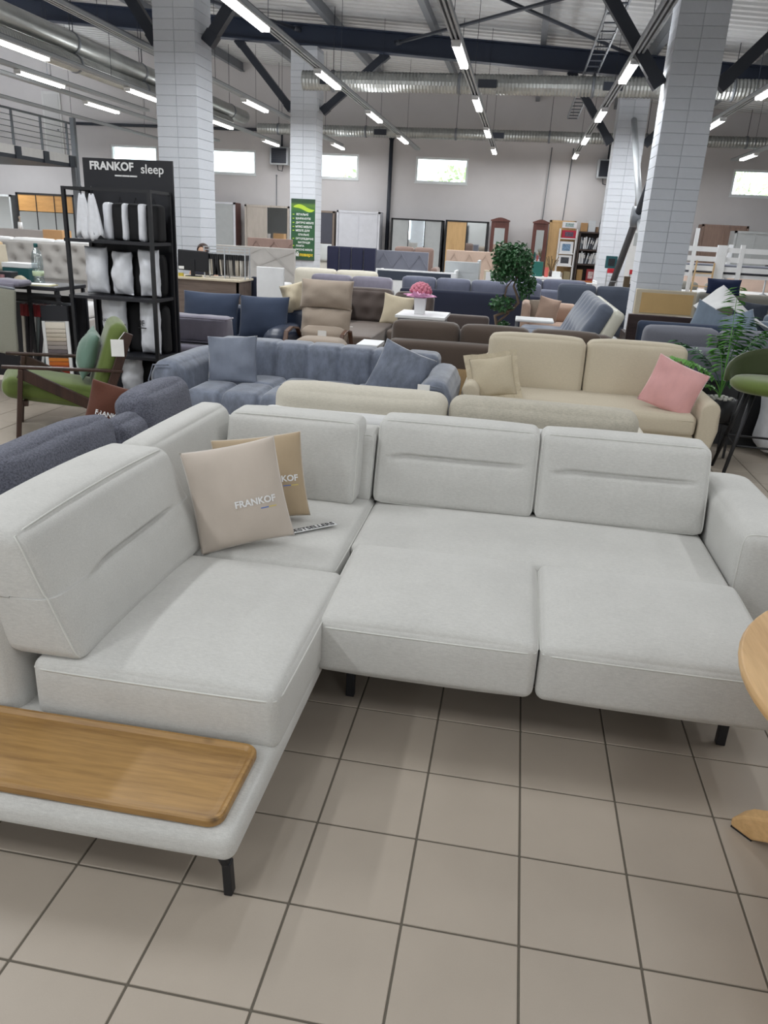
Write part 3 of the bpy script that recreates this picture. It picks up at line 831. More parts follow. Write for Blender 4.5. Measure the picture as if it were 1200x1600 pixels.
MB().cbox(-0.118, 0.118, -0.018, 0.018, 0, 0.004, 0.0015).build('plate', M['white'], t)
text_part('lettering', 'BESTSELLERS', 0.03, M['text_black'], t, (0, 0, 0.0045), None, None, 0.0008, 0.0003, width=0.218)
# ------------------------------------------------------------------ generic upholstered sofa: front faces -y, width along x
def gsofa(label, loc, rotz, W, D=0.95, seat=0.42, back=0.68, arm_w=0.2, arm_z=0.58, mat=None, cmat=None, nb=2, ns=2, ctop=0.86, cth=0.2,
          lean=0.08, arms=(True, True), name='sofa', r=0.05, back_cushions=True, seam=False, legs=True, cut=0.02, back_t=0.22):
    t = thing(name, label, 'sofa', loc, rotz); cmat = cmat or mat
    z0 = 0.08 if legs else 0.0
    xa = -W/2 + (arm_w if arms[0] else 0); xb = W/2 - (arm_w if arms[1] else 0)
    cushion('base', mat, t, (xb-xa, D-0.02, 0.2), ((xa+xb)/2, 0, z0+0.1), 0.03, (0, 0, 0), (6, 4, 2), dense=3)
    cushion('backrest', mat, t, (xb-xa, back_t, back-z0), ((xa+xb)/2, D/2-back_t/2, (back+z0)/2), r, (0, 0.006, 0.006), (8, 3, 4), dense=3)
    for k in range(ns):
        w = (xb-xa)/ns
        cushion('seat_cushion', cmat, t, (w-0.006, D-back_t, seat-z0-0.19), (xa+w*(k+0.5), -back_t/2, (seat+z0+0.19)/2), 0.045, (0.004, 0.006, 0.016), (6, 6, 2), dense=3)
    if back_cushions:
        for k in range(nb):
            w = (xb-xa)/nb; hgt = ctop-seat+0.01
            def fn(P, S_, k=k):
                P[:, 1] += lean*(S_[:, 2]+1)/2
                return noisy(0.004, 6, k*2.3+W)(P, S_)
            cushion('back_cushion', cmat, t, (w-0.012, cth, hgt), (xa+w*(k+0.5), D/2-back_t-cth/2+0.01, seat+hgt/2-0.01), 0.06, (0.004, 0.02, 0.012), (8, 3, 6), fn=fn, dense=3)
    for i, s in enumerate((-1, 1)):
        if arms[i]:
            cushion('arm', mat, t, (arm_w-0.004, D, arm_z-z0), (s*(W/2-arm_w/2), 0, (arm_z+z0)/2), min(0.07, arm_w*0.35), (0.004, 0.006, 0.01), (3, 6, 3), dense=3)
    if legs:
        for sx in (-1, 1):
            for sy in (-1, 1): MB().box(sx*(W/2-0.09)-0.02, sx*(W/2-0.09)+0.02, sy*(D/2-0.1)-0.02, sy*(D/2-0.1)+0.02, 0, z0+0.02).build('leg', M['black'], t)
    return t
def tpillow(label, mat, w, h, th, loc, rot, seed=1.0, pinch=0.06, wr=0.006, flange=0.0, n=14, group=None):
    P = thing('throw_pillow', label, 'pillow', loc, rot=tuple(math.radians(a) for a in rot), group=group)
    c = pillow('cover', mat, P, w, h, th, wr=wr, seed=seed, pinch=pinch, n=n, flange=flange)
    MB().tube([(x*w/2*0.985, 0, -h/2*(1-pinch*(1-x*x))-flange) for x in [-1+0.1*k for k in range(21)]], 0.0022, 5).build('zip_seam', mat, P, True)
    return P
M['cream_a'] = fabric('ivory_chenille', rgb(206, 200, 186), 0.08, slub=0.10)
M['cream_b'] = fabric('mottled_ivory_weave', rgb(186, 180, 166), 0.12, weave=160, slub=0.25, patch=14)
M['cream_c'] = fabric('cream_linen', rgb(202, 191, 170), 0.05)
M['cream_d'] = fabric('cream_pillow_cloth', rgb(198, 186, 162), 0.05)
M['grey_velvet'] = velvet('slate_blue_velvet', rgb(108, 115, 130), 0.55, 0.30, 13)
M['grey_velvet_b'] = velvet('slate_blue_velvet_smooth', rgb(116, 123, 138), 0.6, 0.12, 6)
M['boucle'] = boucle('charcoal_boucle', rgb(104, 106, 118))
M['pink'] = velvet('pink_velvet', rgb(218, 164, 162), 0.7, 0.10, 4)
M['green'] = velvet('moss_green_velvet', rgb(92, 108, 46), 0.5, 0.12, 5)
M['teal'] = velvet('sage_velvet', rgb(96, 124, 110), 0.5, 0.10, 4)
M['walnut'] = wood('dark_walnut', rgb(62, 42, 34), rgb(34, 22, 18), 2, 0.4)
M['brown_f'] = fabric('brown_velour', rgb(92, 80, 72), 0.10, sheen=0.3)
M['brown_pil'] = fabric('chocolate_cloth', rgb(92, 56, 44), 0.06)
M['beige_f'] = fabric('taupe_cloth', rgb(164, 150, 136), 0.05)
M['navy_f'] = fabric('slate_navy_cloth', rgb(62, 72, 92), 0.07)
M['navy_l'] = plain('navy_leather', rgb(36, 46, 66), 0.4)
M['lilac_f'] = velvet('lilac_grey_velour', rgb(120, 116, 130), 0.5, 0.12, 5)
M['paper'] = plain('paper', rgb(236, 236, 234), 0.7)
M['bentwood'] = wood('dark_bentwood', rgb(92, 62, 46), rgb(60, 38, 28), 0, 0.35)
M['oakL'] = wood('pale_oak', rgb(202, 172, 130), rgb(176, 142, 100), 2, 0.5)

# ------------------------------------------------------------------ pale sofa standing back to back with the corner sofa
t = thing('sofa', 'ivory sofa standing back to back behind the corner sofa', 'sofa', (-0.3, 4.45, 0))
cushion('base', M['cream_a'], t, (2.2, 0.85, 0.24), (0, 0.05, 0.2), 0.04, (0, 0, 0), (8, 4, 2))
cushion('backrest', M['white_matt'], t, (2.12, 0.14, 0.66), (0.0, -0.36, 0.38), 0.05, (0, 0.004, 0.006), (8, 3, 4))
cushion('seat_cushion', M['cream_a'], t, (2.08, 0.66, 0.16), (0, 0.13, 0.38), 0.05, (0, 0.006, 0.016), (10, 6, 2))
for s in (-1, 1): cushion('arm', M['cream_a'], t, (0.12, 0.85, 0.52), (s*1.1, 0.05, 0.34), 0.05, (0, 0, 0.01), (3, 6, 4))
def roll_fn(P, S_):
    return noisy(0.006, 5, 4.0)(P, S_)
o = cushion('back_cushion', M['cream_a'], t, (0.985, 0.20, 0.42), (-0.512, -0.24, 0.625), 0.075, (0.0, 0.02, 0.01), (12, 4, 6), (math.radians(6), 0, 0), roll_fn)
o = cushion('back_cushion', M['cream_b'], t, (1.02, 0.20, 0.42), (0.50, -0.24, 0.62), 0.075, (0.0, 0.02, 0.008), (12, 4, 6), (math.radians(6), 0, math.radians(-1.0)), noisy(0.006, 5, 8.0))
o['label'] = 'mottled woven cushion'
for sx in (-1, 1):
    for sy in (-0.28, 0.38): MB().box(sx*0.95-0.02, sx*0.95+0.02, sy-0.02, sy+0.02, 0, 0.1).build('leg', M['black'], t)

# ------------------------------------------------------------------ slate blue tufted velvet sofa
t = thing('tufted_sofa', 'slate blue velvet sofa with square tufts and rolled arms', 'sofa', (-1.6, 6.15, 0))
def tuft(nx, ny, W, D, depth, sx=0.035):
    def fn(P, S_):
        top = np.clip(S_[:, 2], 0, 1)**2; fr = np.clip(-S_[:, 1], 0, 1)**3
        gx = np.zeros(len(P))
        for k in range(1, nx): gx = np.maximum(gx, np.exp(-((P[:, 0]-(-W/2+W*k/nx))/sx)**2))
        gy = np.zeros(len(P))
        for k in range(1, ny): gy = np.maximum(gy, np.exp(-((P[:, 1]-(-D/2+D*k/ny))/sx)**2))
        cell = np.abs(np.sin(PI*(P[:, 0]/W+0.5)*nx))**0.4
        P[:, 2] += top*(-depth*np.maximum(gx, gy) + 0.018*cell)
        P[:, 1] += fr*(depth*gx - 0.015*cell)
        return P
    return fn
cushion('seat', M['grey_velvet'], t, (1.84, 0.86, 0.40), (0.02, -0.16, 0.22), 0.07, (0, 0.01, 0.01), (110, 40, 6), fn=tuft(6, 2, 1.84, 0.86, 0.03, 0.02))
def tuft_back(nx, W, depth=0.028, sx=0.03):
    def fn(P, S_):
        fr = np.clip(-S_[:, 1], 0, 1)**2; tp = np.clip(S_[:, 2], 0, 1)**3
        gx = np.zeros(len(P))
        for k in range(1, nx): gx = np.maximum(gx, np.exp(-((P[:, 0]-(-W/2+W*k/nx))/sx)**2))
        cell = np.abs(np.sin(PI*(P[:, 0]/W+0.5)*nx))**0.6
        P[:, 1] += fr*(depth*gx-0.012*cell); P[:, 2] += tp*(-0.6*depth*gx+0.004*cell)
        P[:, 1] += 0.05*(S_[:, 2]+1)/2
        return P
    return fn
cushion('backrest', M['grey_velvet'], t, (2.0, 0.30, 0.66), (0.0, 0.42, 0.37), 0.06, (0, 0.012, 0.008), (140, 4, 10), fn=tuft_back(7, 2.0, 0.022, 0.014))
def roll_arm(s):
    def fn(P, S_):
        up = (S_[:, 2]+1)/2
        P[:, 0] += s*0.05*up
        P[:, 2] += -0.05*np.clip(s*S_[:, 0], 0, 1)**2*(S_[:, 2] > 0)
        return noisy(0.006, 4, 2.0+s)(P, S_)
    return fn
for s in (-1, 1):
    o = cushion('arm', M['grey_velvet'], t, (0.27, 1.05, 0.60), (s*1.02, -0.04, 0.33), 0.10, (0.01, 0.012, 0.012), (6, 10, 8), fn=roll_arm(s))
    MB().tube([(s*0.10+s*0.02, -0.53, -0.24), (s*0.11+s*0.05, -0.535, 0.15), (s*0.07+s*0.05, -0.53, 0.27), (-s*0.06+s*0.05, -0.53, 0.28)], 0.006, 6).build('piping', M['grey_velvet'], o, True)
m = MB().box(-0.045, 0.045, -0.003, 0, -0.055, 0.055).build('price_tag', M['paper'], t, loc=(0.99, -0.605, 0.57), rot=(math.radians(-4), 0, 0))
for sx in (-1, 1):
    for sy in (-0.45, 0.45): MB().box(sx*0.95-0.03, sx*0.95+0.03, sy-0.03, sy+0.03, 0, 0.05).build('leg', M['black'], t)
tpillow('smooth slate blue pillow on the left end of the tufted sofa', M['grey_velvet_b'], 0.42, 0.40, 0.13, (-2.27, 6.06, 0.60), (-18, -4, 6), 2, wr=0.012)
tpillow('slate blue velvet pillow tilted on the right end of the tufted sofa', M['grey_velvet'], 0.46, 0.44, 0.14, (-0.86, 6.02, 0.60), (-22, 17, -14), 5, wr=0.012)

# ------------------------------------------------------------------ charcoal boucle sofa behind the left backrest
t = thing('sofa', 'charcoal boucle sofa whose cushions rise behind the left backrest', 'sofa', (-2.02, 2.9, 0))
cushion('base', M['boucle'], t, (0.52, 2.9, 0.3), (-0.02, 0, 0.17), 0.05, (0, 0, 0.0), (4, 10, 3))
cushion('backrest', M['boucle'], t, (0.14, 2.9, 0.56), (0.2, 0, 0.32), 0.05, (0.004, 0, 0.006), (3, 12, 4))
cushion('seat_cushion', M['boucle'], t, (0.44, 2.8, 0.12), (-0.06, 0, 0.36), 0.04, (0, 0, 0.01), (4, 12, 2))
def bcush(y0, y1, z1, dx, tilt, seed, th=0.2):
    return cushion('back_cushion', M['boucle'], t, (th, y1-y0, z1-0.36), (dx, (y0+y1)/2-2.9, (z1+0.36)/2), 0.06, (0.035, 0.012, 0.016), (4, 12, 8), (0, math.radians(tilt), 0), noisy(0.012, 4, seed))
bcush(2.50, 3.36, 0.775, 0.09, -10, 1.0); bcush(3.38, 3.66, 0.72, 0.13, -8, 4.0, 0.14); bcush(3.66, 4.22, 0.80, 0.10, -9, 7.0); bcush(1.62, 2.46, 0.66, 0.10, -8, 11.0)
bcush(3.05, 3.3, 0.62, -0.12, -12, 13.0, 0.12)
for sx in (-0.2, 0.2):
    for sy in (-1.3, 1.3): MB().box(sx-0.02, sx+0.02, sy-0.02, sy+0.02, 0, 0.04).build('leg', M['black'], t)
P = logo_pillow('small chocolate brown pillow lettered FRANKOF on the charcoal sofa', 'brown_pil', 0.30, 0.30, 0.10, (-2.27, 4.08, 0.60), (math.radians(-12), math.radians(14), math.radians(14)), 5.0, 0.0, -0.03, 0.17)

# ------------------------------------------------------------------ cream two seat sofa with rounded arms
t = thing('sofa', 'cream linen two seat sofa with rounded arms and a pink pillow', 'sofa', (0.62, 6.5, 0))
cushion('base', M['cream_c'], t, (1.66, 0.98, 0.22), (0, 0.02, 0.2), 0.04, (0, 0.006, 0), (8, 6, 2))
o = cushion('seat_cushion', M['cream_c'], t, (1.66, 0.80, 0.17), (0, -0.08, 0.375), 0.05, (0, 0.008, 0.02), (12, 8, 3))
MB().tube([(x, -0.40, 0.045-0.0) for x in np.linspace(-0.8, 0.8, 9)], 0.003, 5).build('piping', M['cream_c'], o, True)
cushion('backrest', M['cream_c'], t, (1.72, 0.2, 0.6), (0, 0.43, 0.40), 0.06, (0, 0.004, 0.006), (8, 3, 4))
for k, x in enumerate((-0.415, 0.415)):
    def fn(P, S_, k=k):
        P[:, 1] += 0.10*(S_[:, 2]+1)/2; P[:, 2] += -0.012*np.abs(S_[:, 0])**4*(S_[:, 2] > 0)
        return noisy(0.004, 5, 3.0*k)(P, S_)
    cushion('back_cushion', M['cream_c'], t, (0.815, 0.2, 0.46), (x, 0.22, 0.66), 0.048, (0.004, 0.03, 0.014), (12, 4, 8), fn=fn)
def round_arm(s):
    prof = []
    for k in range(13):
        a = PI*k/12; prof.append((math.cos(a), math.sin(a)))
    V = []; F = []
    ys = [-0.50, -0.47, 0.40, 0.46]; n = None
    for yi, y in enumerate(ys):
        ins = 0.02 if yi in (0, 3) else 0.0
        L = [(s*(0.83+0.005+ins), 0.10)] + [(s*(0.925 - 0.09*c*(1 if True else 1)) if False else s*(0.835+0.015+0.075*(1-c)) , 0.0) for c in ()]
        pts = [(0.838, 0.10+ins), (0.838, 0.50)] + [(0.91-0.072*math.cos(a), 0.50+(0.085-ins)*math.sin(a)) for a in [PI*k/10 for k in range(1, 10)]] + [(0.985-ins, 0.46), (0.99-ins, 0.36), (0.965-ins, 0.24), (0.93-ins, 0.10+ins)]
        n = len(pts); V += [(s*px, y, pz) for px, pz in pts]
    for i in range(len(ys)-1):
        for k in range(n):
            k2 = (k+1) % n; f = (i*n+k, i*n+k2, (i+1)*n+k2, (i+1)*n+k); F.append(f if s < 0 else tuple(reversed(f)))
    F.append(tuple(range(n)) if s > 0 else tuple(range(n-1, -1, -1))); e = (len(ys)-1)*n
    F.append(tuple(e+k for k in (range(n-1, -1, -1) if s > 0 else range(n))))
    o = MB().add(V, F).build('arm', M['cream_c'], t, True)
    mod = o.modifiers.new('b', 'BEVEL'); mod.width = 0.012; mod.segments = 2
    return o
round_arm(-1); round_arm(1)
for sx in (-0.75, 0.75):
    for sy in (-0.38, 0.4): MB().tube([(sx, sy, 0.12), (sx*1.02, sy*1.03, 0)], [0.025, 0.016], 8).build('leg', M['walnut'], t, True)
tpillow('cream flanged pillow on the left seat of the cream sofa', M['cream_d'], 0.35, 0.33, 0.13, (-0.13, 6.2, 0.61), (-26, -10, 8), 3, flange=0.04)
tpillow('pink velvet pillow against the right arm of the cream sofa', M['pink'], 0.42, 0.40, 0.15, (1.27, 6.22, 0.635), (-24, 20, -8), 8, wr=0.01)

# ------------------------------------------------------------------ green lounge chair with dark walnut frame
t = thing('lounge_chair', 'moss green lounge chair with dark walnut frame beside the black rack', 'armchair', (-3.48, 5.68, 0), math.radians(32))
for y in (-0.32, 0.32):
    MB().bar((-0.44, y, 0.0), (-0.37, y, 0.555), 0.036, 0.075).build('front_leg', M['walnut'], t, bevel=0.006)
    f2 = MB(); f2.bar((-0.385, y, 0.53), (0.16, y, 0.235), 0.036, 0.085); f2.bar((0.12, y, 0.235), (0.24, y, 0.25), 0.032, 0.07); f2.build('side_rail', M['walnut'], t, bevel=0.006)
    MB().bar((0.20, y, 0.23), (0.42, y, 0.82), 0.036, 0.07).build('back_stile', M['walnut'], t, bevel=0.006)
    MB().bar((0.18, y, 0.27), (0.40, y, 0.0), 0.032, 0.05).build('rear_leg', M['walnut'], t, bevel=0.006)
    MB().bar((-0.50, y, 0.575), (0.36, y, 0.525), 0.055, 0.022).build('armrest', M['walnut'], t, bevel=0.006)
for x, z in ((-0.36, 0.29), (0.2, 0.26), (0.39, 0.76)):
    MB().box(x-0.015, x+0.015, -0.32, 0.32, z-0.02, z+0.02).build('cross_rail', M['walnut'], t)
cushion('seat_cushion', M['green'], t, (0.76, 0.57, 0.16), (-0.14, 0.0, 0.345), 0.07, (0.01, 0.01, 0.018), (10, 8, 3), (0, math.radians(10), 0))
cushion('back_cushion', M['green'], t, (0.14, 0.57, 0.64), (0.27, 0.0, 0.575), 0.065, (0.012, 0.008, 0.01), (3, 8, 10), (0, math.radians(19), 0))
MB().box(-0.048, 0.048, -0.002, 0.002, -0.065, 0.065).build('price_tag', M['paper'], t, loc=(0.33, -0.345, 0.71), rot=(0, 0, math.radians(-10)))
MB().tube([(0.34, -0.34, 0.77), (0.39, -0.335, 0.83)], 0.003, 5).build('tag_string', M['paper'], t)
tpillow('sage green pillow on the green lounge chair', M['teal'], 0.40, 0.38, 0.17, (-3.37, 5.74, 0.625), (-20, 4, -58), 6, pinch=0.05)

# ------------------------------------------------------------------ black display rack with bagged bedding
RX0, RX1, RY0, RY1 = -3.96, -3.17, 6.56, 7.0
t = thing('display_rack', 'black display rack with FRANKOF sleep header and bagged pillows', 'rack', ((RX0+RX1)/2, 6.78, 0))
MB().box(RX0-0.04, RX1+0.03, RY1-0.02, RY1, 0.02, 2.15).build('back_panel', M['black_wood'], t, world=True)
for x in (RX0, RX1):
    for y in (RY0, RY1-0.05): MB().box(x-0.015, x+0.015, y-0.015, y+0.015, 0, 1.89).build('post', M['black'], t, world=True)
for x in (RX0, RX1): MB().box(x-0.012, x+0.012, RY0, RY1-0.04, 1.865, 1.89).build('top_rail', M['black'], t, world=True)
MB().box(RX0, RX1, RY0-0.012, RY0+0.012, 1.865, 1.89).build('top_rail', M['black'], t, world=True)
for z in (1.455, 0.975, 0.46, 0.08): MB().box(RX0-0.03, RX1+0.01, RY0-0.01, RY1-0.02, z-0.015, z+0.012).build('shelf', M['black_wood'], t, world=True)
L = text_part('lettering', 'FRANKOF', 0.12, M['text_white'], t, (-0.155, 0.195, 2.085), (PI/2, 0, 0), None, 0.004, 0.002, width=0.42)
text_part('lettering', 'sleep', 0.1, M['text_white'], t, (0.235, 0.195, 2.072), (PI/2, 0, 0), None, 0.001, 0.002, width=0.215)
for k in range(3): MB().box(-0.125+k*0.072, -0.057+k*0.072, 0.192, 0.199, 2.005, 2.017).build('underline', M['text_white'], t)
M['bag'] = plain('white_plastic_bag', rgb(226, 228, 234), 0.32, var=0.05, scale=20)
M['bag_black'] = plain('black_bag_cloth', rgb(12, 12, 16), 0.8)
def bag(label, x, z, w, h, th, seed, logo=None, dark=0.16):
    b = thing('bagged_pillow', label, 'pillow', (x, 6.74, z), group='bagged bedding on the black rack', rot=(0, 0, 0.12*math.sin(seed)))
    c = pillow('bag', M['bag'], b, w, h, th, (0, 0, h/2+0.005), wr=0.007 if logo else 0.013, seed=seed, pinch=0.03, n=18)
    cushion('dark_gusset', M['bag_black'], b, (dark, 0.12, h*0.88), (w/2+dark/2-0.05, 0.12, h*0.45), 0.03, (0.01, 0.01, 0.01), (3, 3, 6), fn=noisy(0.008, 8, seed), dense=3)
    if logo:
        def fn(v):
            xx, zz = v[0], v[1]; return (xx, -pillow_T(min(0.99, abs((xx+logo[1])/(w/2))), 0, th)-0.016-v[2], h*0.6+zz)
        text_part('lettering', logo[0], 0.05, M['text_black'], b, (logo[1], 0, 0), None, fn, 0.0008, 0.0004, width=logo[2])
        MB().box(logo[1]-0.02, logo[1]+0.06, -th/2-0.018, -th/2-0.012, h*0.6-0.045, h*0.6-0.037).build('underline', M['text_black'], b)
    return b
bag('white bagged pillow at the left of the second rack shelf', -3.80, 0.99, 0.21, 0.41, 0.17, 1.0)
bag('white bagged pillow in the middle of the second rack shelf', -3.55, 0.99, 0.20, 0.38, 0.17, 5.0)
bag('white bagged pillow at the right of the second rack shelf', -3.29, 0.99, 0.19, 0.41, 0.16, 9.0, dark=0.05)
bag('white bagged pillow lettered on the third rack shelf, left', -3.66, 0.475, 0.24, 0.49, 0.16, 13.0, ('RANKOF', -0.01, 0.17))
bag('white bagged pillow lettered on the third rack shelf, right', -3.31, 0.475, 0.20, 0.48, 0.16, 17.0, ('OF', -0.045, 0.085), dark=0.06)
bag('white bagged pillow low behind the green chair', -3.52, 0.10, 0.20, 0.33, 0.16, 21.0)
def slim_bag(label, x, w, seed):
    b = thing('bagged_sheet', label, 'bedding', (x, 6.74, 1.468), group='slim packs on the top rack shelf')
    cushion('white_face', M['bag'], b, (w, 0.1, 0.30), (0, -0.05, 0.155), 0.02, (0.0, 0.01, 0.006), (3, 3, 6), fn=noisy(0.006, 9, seed), dense=3)
    cushion('dark_cover', M['bag_black'], b, (0.12, 0.16, 0.30), (w/2+0.05, 0.02, 0.155), 0.02, (0.0, 0.01, 0.006), (3, 3, 6), fn=noisy(0.006, 9, seed+3), dense=3)
    MB().tube([(w/2+0.03, 0, 0.3), (w/2+0.05, 0, 0.36), (w/2+0.07, 0, 0.3)], 0.004, 5).build('handle', M['bag_black'], b)
slim_bag('slim white packed sheet set, left of three on the top rack shelf', -3.62, 0.075, 1)
slim_bag('slim white packed sheet set, middle of three on the top rack shelf', -3.46, 0.05, 2)
slim_bag('slim white packed sheet set, right of three on the top rack shelf', -3.30, 0.065, 3)
def towel(label, x, seed, y=6.575):
    b = thing('hanging_towel', label, 'towel', (x, y, 1.86), group='cloths hung on the rack')
    V = []; F = []
    for i in range(7):
        for j in range(9):
            u = -1+2*i/6; v = j/8; wd = 0.02+0.065*v**0.7
            V.append((u*wd+0.02*v*math.sin(seed), -0.012-0.02*v*math.cos(u*6+seed), -0.02-v*(0.36+0.03*math.sin(u*4+seed))))
    for i in range(6):
        for j in range(8): F.append((i*9+j, i*9+j+1, (i+1)*9+j+1, (i+1)*9+j))
    me = mesh_from('cloth', V, F, True); o = link_mesh('cloth', me, M['bag'], b); s = o.modifiers.new('s', 'SOLIDIFY'); s.thickness = 0.012
    MB().tube([(0, -0.01, -0.03), (0, -0.012, 0.0), (0, 0.0, 0.035), (0, 0.02, 0.0)], 0.005, 6).build('loop', M['black'], b, True)
towel('white cloth hanging from the rack top rail, left one', -3.80, 1.0); towel('white cloth hanging from the rack top rail, right one', -3.70, 2.4, 6.565)

# ------------------------------------------------------------------ fabric sample stand at the far left
t = thing('sample_stand', 'black sample stand with a narrow top beside the display rack', 'stand', (-4.7, 7.0, 0))
MB().cbox(-5.35, -4.22, 6.72, 7.25, 0.985, 1.02, 0.006).build('top', M['black_wood'], t, world=True)
for z in (0.93, 0.87): MB().box(-5.35, -4.2, 6.74, 6.765, z, z+0.025).build('rail', M['black'], t, world=True)
for x in (-5.3, -4.52, -4.23):
    for y in (6.76, 7.2): MB().box(x-0.014, x+0.014, y-0.014, y+0.014, 0, 0.985).build('post', M['black'], t, world=True)
MB().box(-5.35, -4.2, 6.95, 6.97, 0.84, 0.86).build('rail', M['grey_steel'], t, world=True)
MB().box(-5.35, -4.2, 7.2, 7.22, 0.05, 0.9).build('back_board', M['black_wood'], t, world=True)
strip_cols = [(210, 205, 195), (44, 42, 46), (58, 54, 58), (206, 206, 206), (96, 104, 104), (52, 48, 52), (214, 214, 214), (70, 88, 92)]
for k in range(8):
    x = -4.66+k*0.044
    b = thing('sample_strip', '%s fabric sample strip with a red head, hanging on the sample stand' % ['pale first', 'black second', 'charcoal third', 'white fourth', 'grey fifth', 'dark sixth', 'white seventh', 'slate eighth'][k], 'fabric sample', (x, 6.9, 0.80), rot=(0, math.radians(3+1.5*k), 0), group='hanging fabric samples')
    c = strip_cols[k]; MB().cbox(-0.014, 0.014, -0.07, 0.07, -0.62, -0.06, 0.004).build('cloth', fabric('sample_cloth_%d' % k, rgb(*c), 0.1), b)
    MB().cbox(-0.020, 0.020, -0.075, 0.075, -0.075, 0.04, 0.005).build('head', plain('sample_head_%d' % k, rgb(120, 20, 30) if k < 6 else rgb(200, 200, 200), 0.5), b)
    MB().tube([(0, 0, 0.035), (0, 0, 0.055), (0, 0.02, 0.07)], 0.004, 5).build('hook', M['grey_steel'], b)
b = thing('swatch_board', 'white framed swatch board with a column of cream to rust fabric strips', 'fabric sample', (-4.21, 6.66, 0.0), rot=(math.radians(-4), math.radians(-3), 0))
MB().box(-0.13, 0.13, 0.0, 0.012, 0, 0.74).build('board', M['white_matt'], b)
MB().box(-0.135, 0.135, -0.012, 0.014, 0.72, 0.86).build('head_band', M['black_wood'], b)
for s in (-1, 1): MB().box(s*0.12-0.016, s*0.12+0.016, -0.012, 0, 0, 0.72).build('edge_strip', M['white_matt'], b)
sw = [(226, 218, 204), (206, 196, 182), (196, 186, 170), (190, 178, 162), (160, 150, 142), (150, 142, 138), (104, 96, 98), (74, 62, 66), (196, 120, 50), (186, 100, 40), (160, 66, 34), (120, 44, 30), (40, 46, 44), (32, 40, 40), (30, 36, 38)]
zz = 0.71
for k, c in enumerate(sw):
    hh = 0.062 if k == 0 else 0.036
    V, F = soft_box((0.205, 0.018, hh), 0.007, n=(2, 1, 1), dense=3)
    link_mesh('swatch', mesh_from('swatch', V, F, True), fabric('swatch_%d' % k, rgb(*c), 0.05), b, (0, -0.008, zz-hh/2)); zz -= hh+0.002
b = thing('hanging_cloth', 'large grey green cloth panel hanging at the left edge', 'fabric sample', (-4.62, 6.42, 0.98), rot=(math.radians(2), math.radians(6), 0))
cushion('cloth', fabric('sage_grey_cloth', rgb(142, 142, 130), 0.05), b, (0.42, 0.03, 0.60), (-0.02, 0, -0.25), 0.012, (0, 0.01, 0), (6, 2, 8), fn=noisy(0.01, 3, 2.0), dense=3)
MB().tube([(-0.2, 0, 0.05), (0.18, 0, 0.05)], 0.012, 8).build('hanger_bar', M['grey_steel'], b, True)
b = thing('folded_throw', 'lilac grey folded throw draped at the left edge of the sample stand', 'throw', (-4.66, 6.62, 1.02))
cushion('cloth', M['lilac_f'], b, (0.42, 0.2, 0.05), (0.0, 0.0, 0.028), 0.024, (0, 0.01, 0.01), (8, 4, 2), fn=noisy(0.012, 7, 3.0), dense=3)
cushion('drape', M['lilac_f'], b, (0.38, 0.03, 0.10), (-0.02, -0.11, -0.02), 0.012, (0, 0.006, 0), (8, 2, 4), fn=noisy(0.01, 7, 5.0), dense=3)
# things on the stand top
b = thing('water_bottle', 'clear plastic water bottle with green cap on the sample stand', 'bottle', (-4.55, 6.98, 1.02))
M['pet'] = glassy('clear_plastic', (0.86, 0.93, 0.95, 1), 0.22)
MB().lathe([(0.045, 0.0), (0.052, 0.01), (0.052, 0.05), (0.047, 0.06), (0.052, 0.07), (0.052, 0.12), (0.046, 0.135), (0.052, 0.15), (0.052, 0.23), (0.04, 0.29), (0.018, 0.325), (0.016, 0.345)], 20).build('body', M['pet'], b, True)
MB().lathe([(0.019, 0.335), (0.019, 0.365), (0.016, 0.37)], 14).build('cap', plain('teal_cap', rgb(30, 90, 92), 0.4), b, True)
MB().lathe([(0.0525, 0.075), (0.0525, 0.118)], 20).build('label_band', plain('pale_label', rgb(190, 205, 170), 0.5), b, True)
b = thing('file_box', 'teal storage box with a white lid on the sample stand', 'box', (-4.82, 7.12, 1.02))
MB().cbox(-0.15, 0.13, -0.08, 0.08, 0, 0.13, 0.006).build('box', plain('teal_card', rgb(24, 78, 80), 0.6), b); MB().cbox(-0.15, 0.13, -0.085, 0.085, 0.13, 0.175, 0.006).build('lid', M['white'], b)
b = thing('card_holder', 'small black box with a pinkish photo front at the left edge', 'box', (-4.85, 6.80, 1.02))
MB().cbox(-0.18, 0.17, -0.06, 0.06, 0, 0.11, 0.006).build('box', M['black_wood'], b); MB().box(-0.16, 0.11, -0.064, -0.06, 0.02, 0.085).build('photo', plain('photo_print', rgb(150, 110, 112), 0.4, var=0.4, scale=20), b)
b = thing('wooden_board', 'round topped tan board leaning upright at the left edge', 'board', (-5.05, 7.1, 1.02), rot=(0, math.radians(-4), 0))
MB().cbox(-0.05, 0.04, -0.1, 0.1, 0, 0.36, 0.02).build('board', M['oakL'], b); MB().cbox(0.045, 0.06, -0.1, 0.1, 0, 0.33, 0.005).build('cover', M['cream_c'], b)
b = thing('paper_pad', 'pale yellow pad of papers under the water bottle', 'paper', (-4.52, 6.84, 1.02), 0.1)
MB().box(-0.2, 0.2, -0.08, 0.08, 0, 0.008).build('sheet', plain('yellow_paper', rgb(214, 206, 160), 0.8), b); MB().box(-0.17, 0.18, -0.075, 0.075, 0.008, 0.014).build('sheet', M['paper'], b)
b = thing('cloth_heap', 'small crumpled cream cloth beside the water bottle', 'cloth', (-4.66, 6.83, 1.034))
cushion('cloth', M['cream_d'], b, (0.13, 0.1, 0.05), (0, 0, 0.026), 0.024, (0.01, 0.01, 0.01), (6, 6, 3), fn=noisy(0.014, 14, 3.0), dense=3)
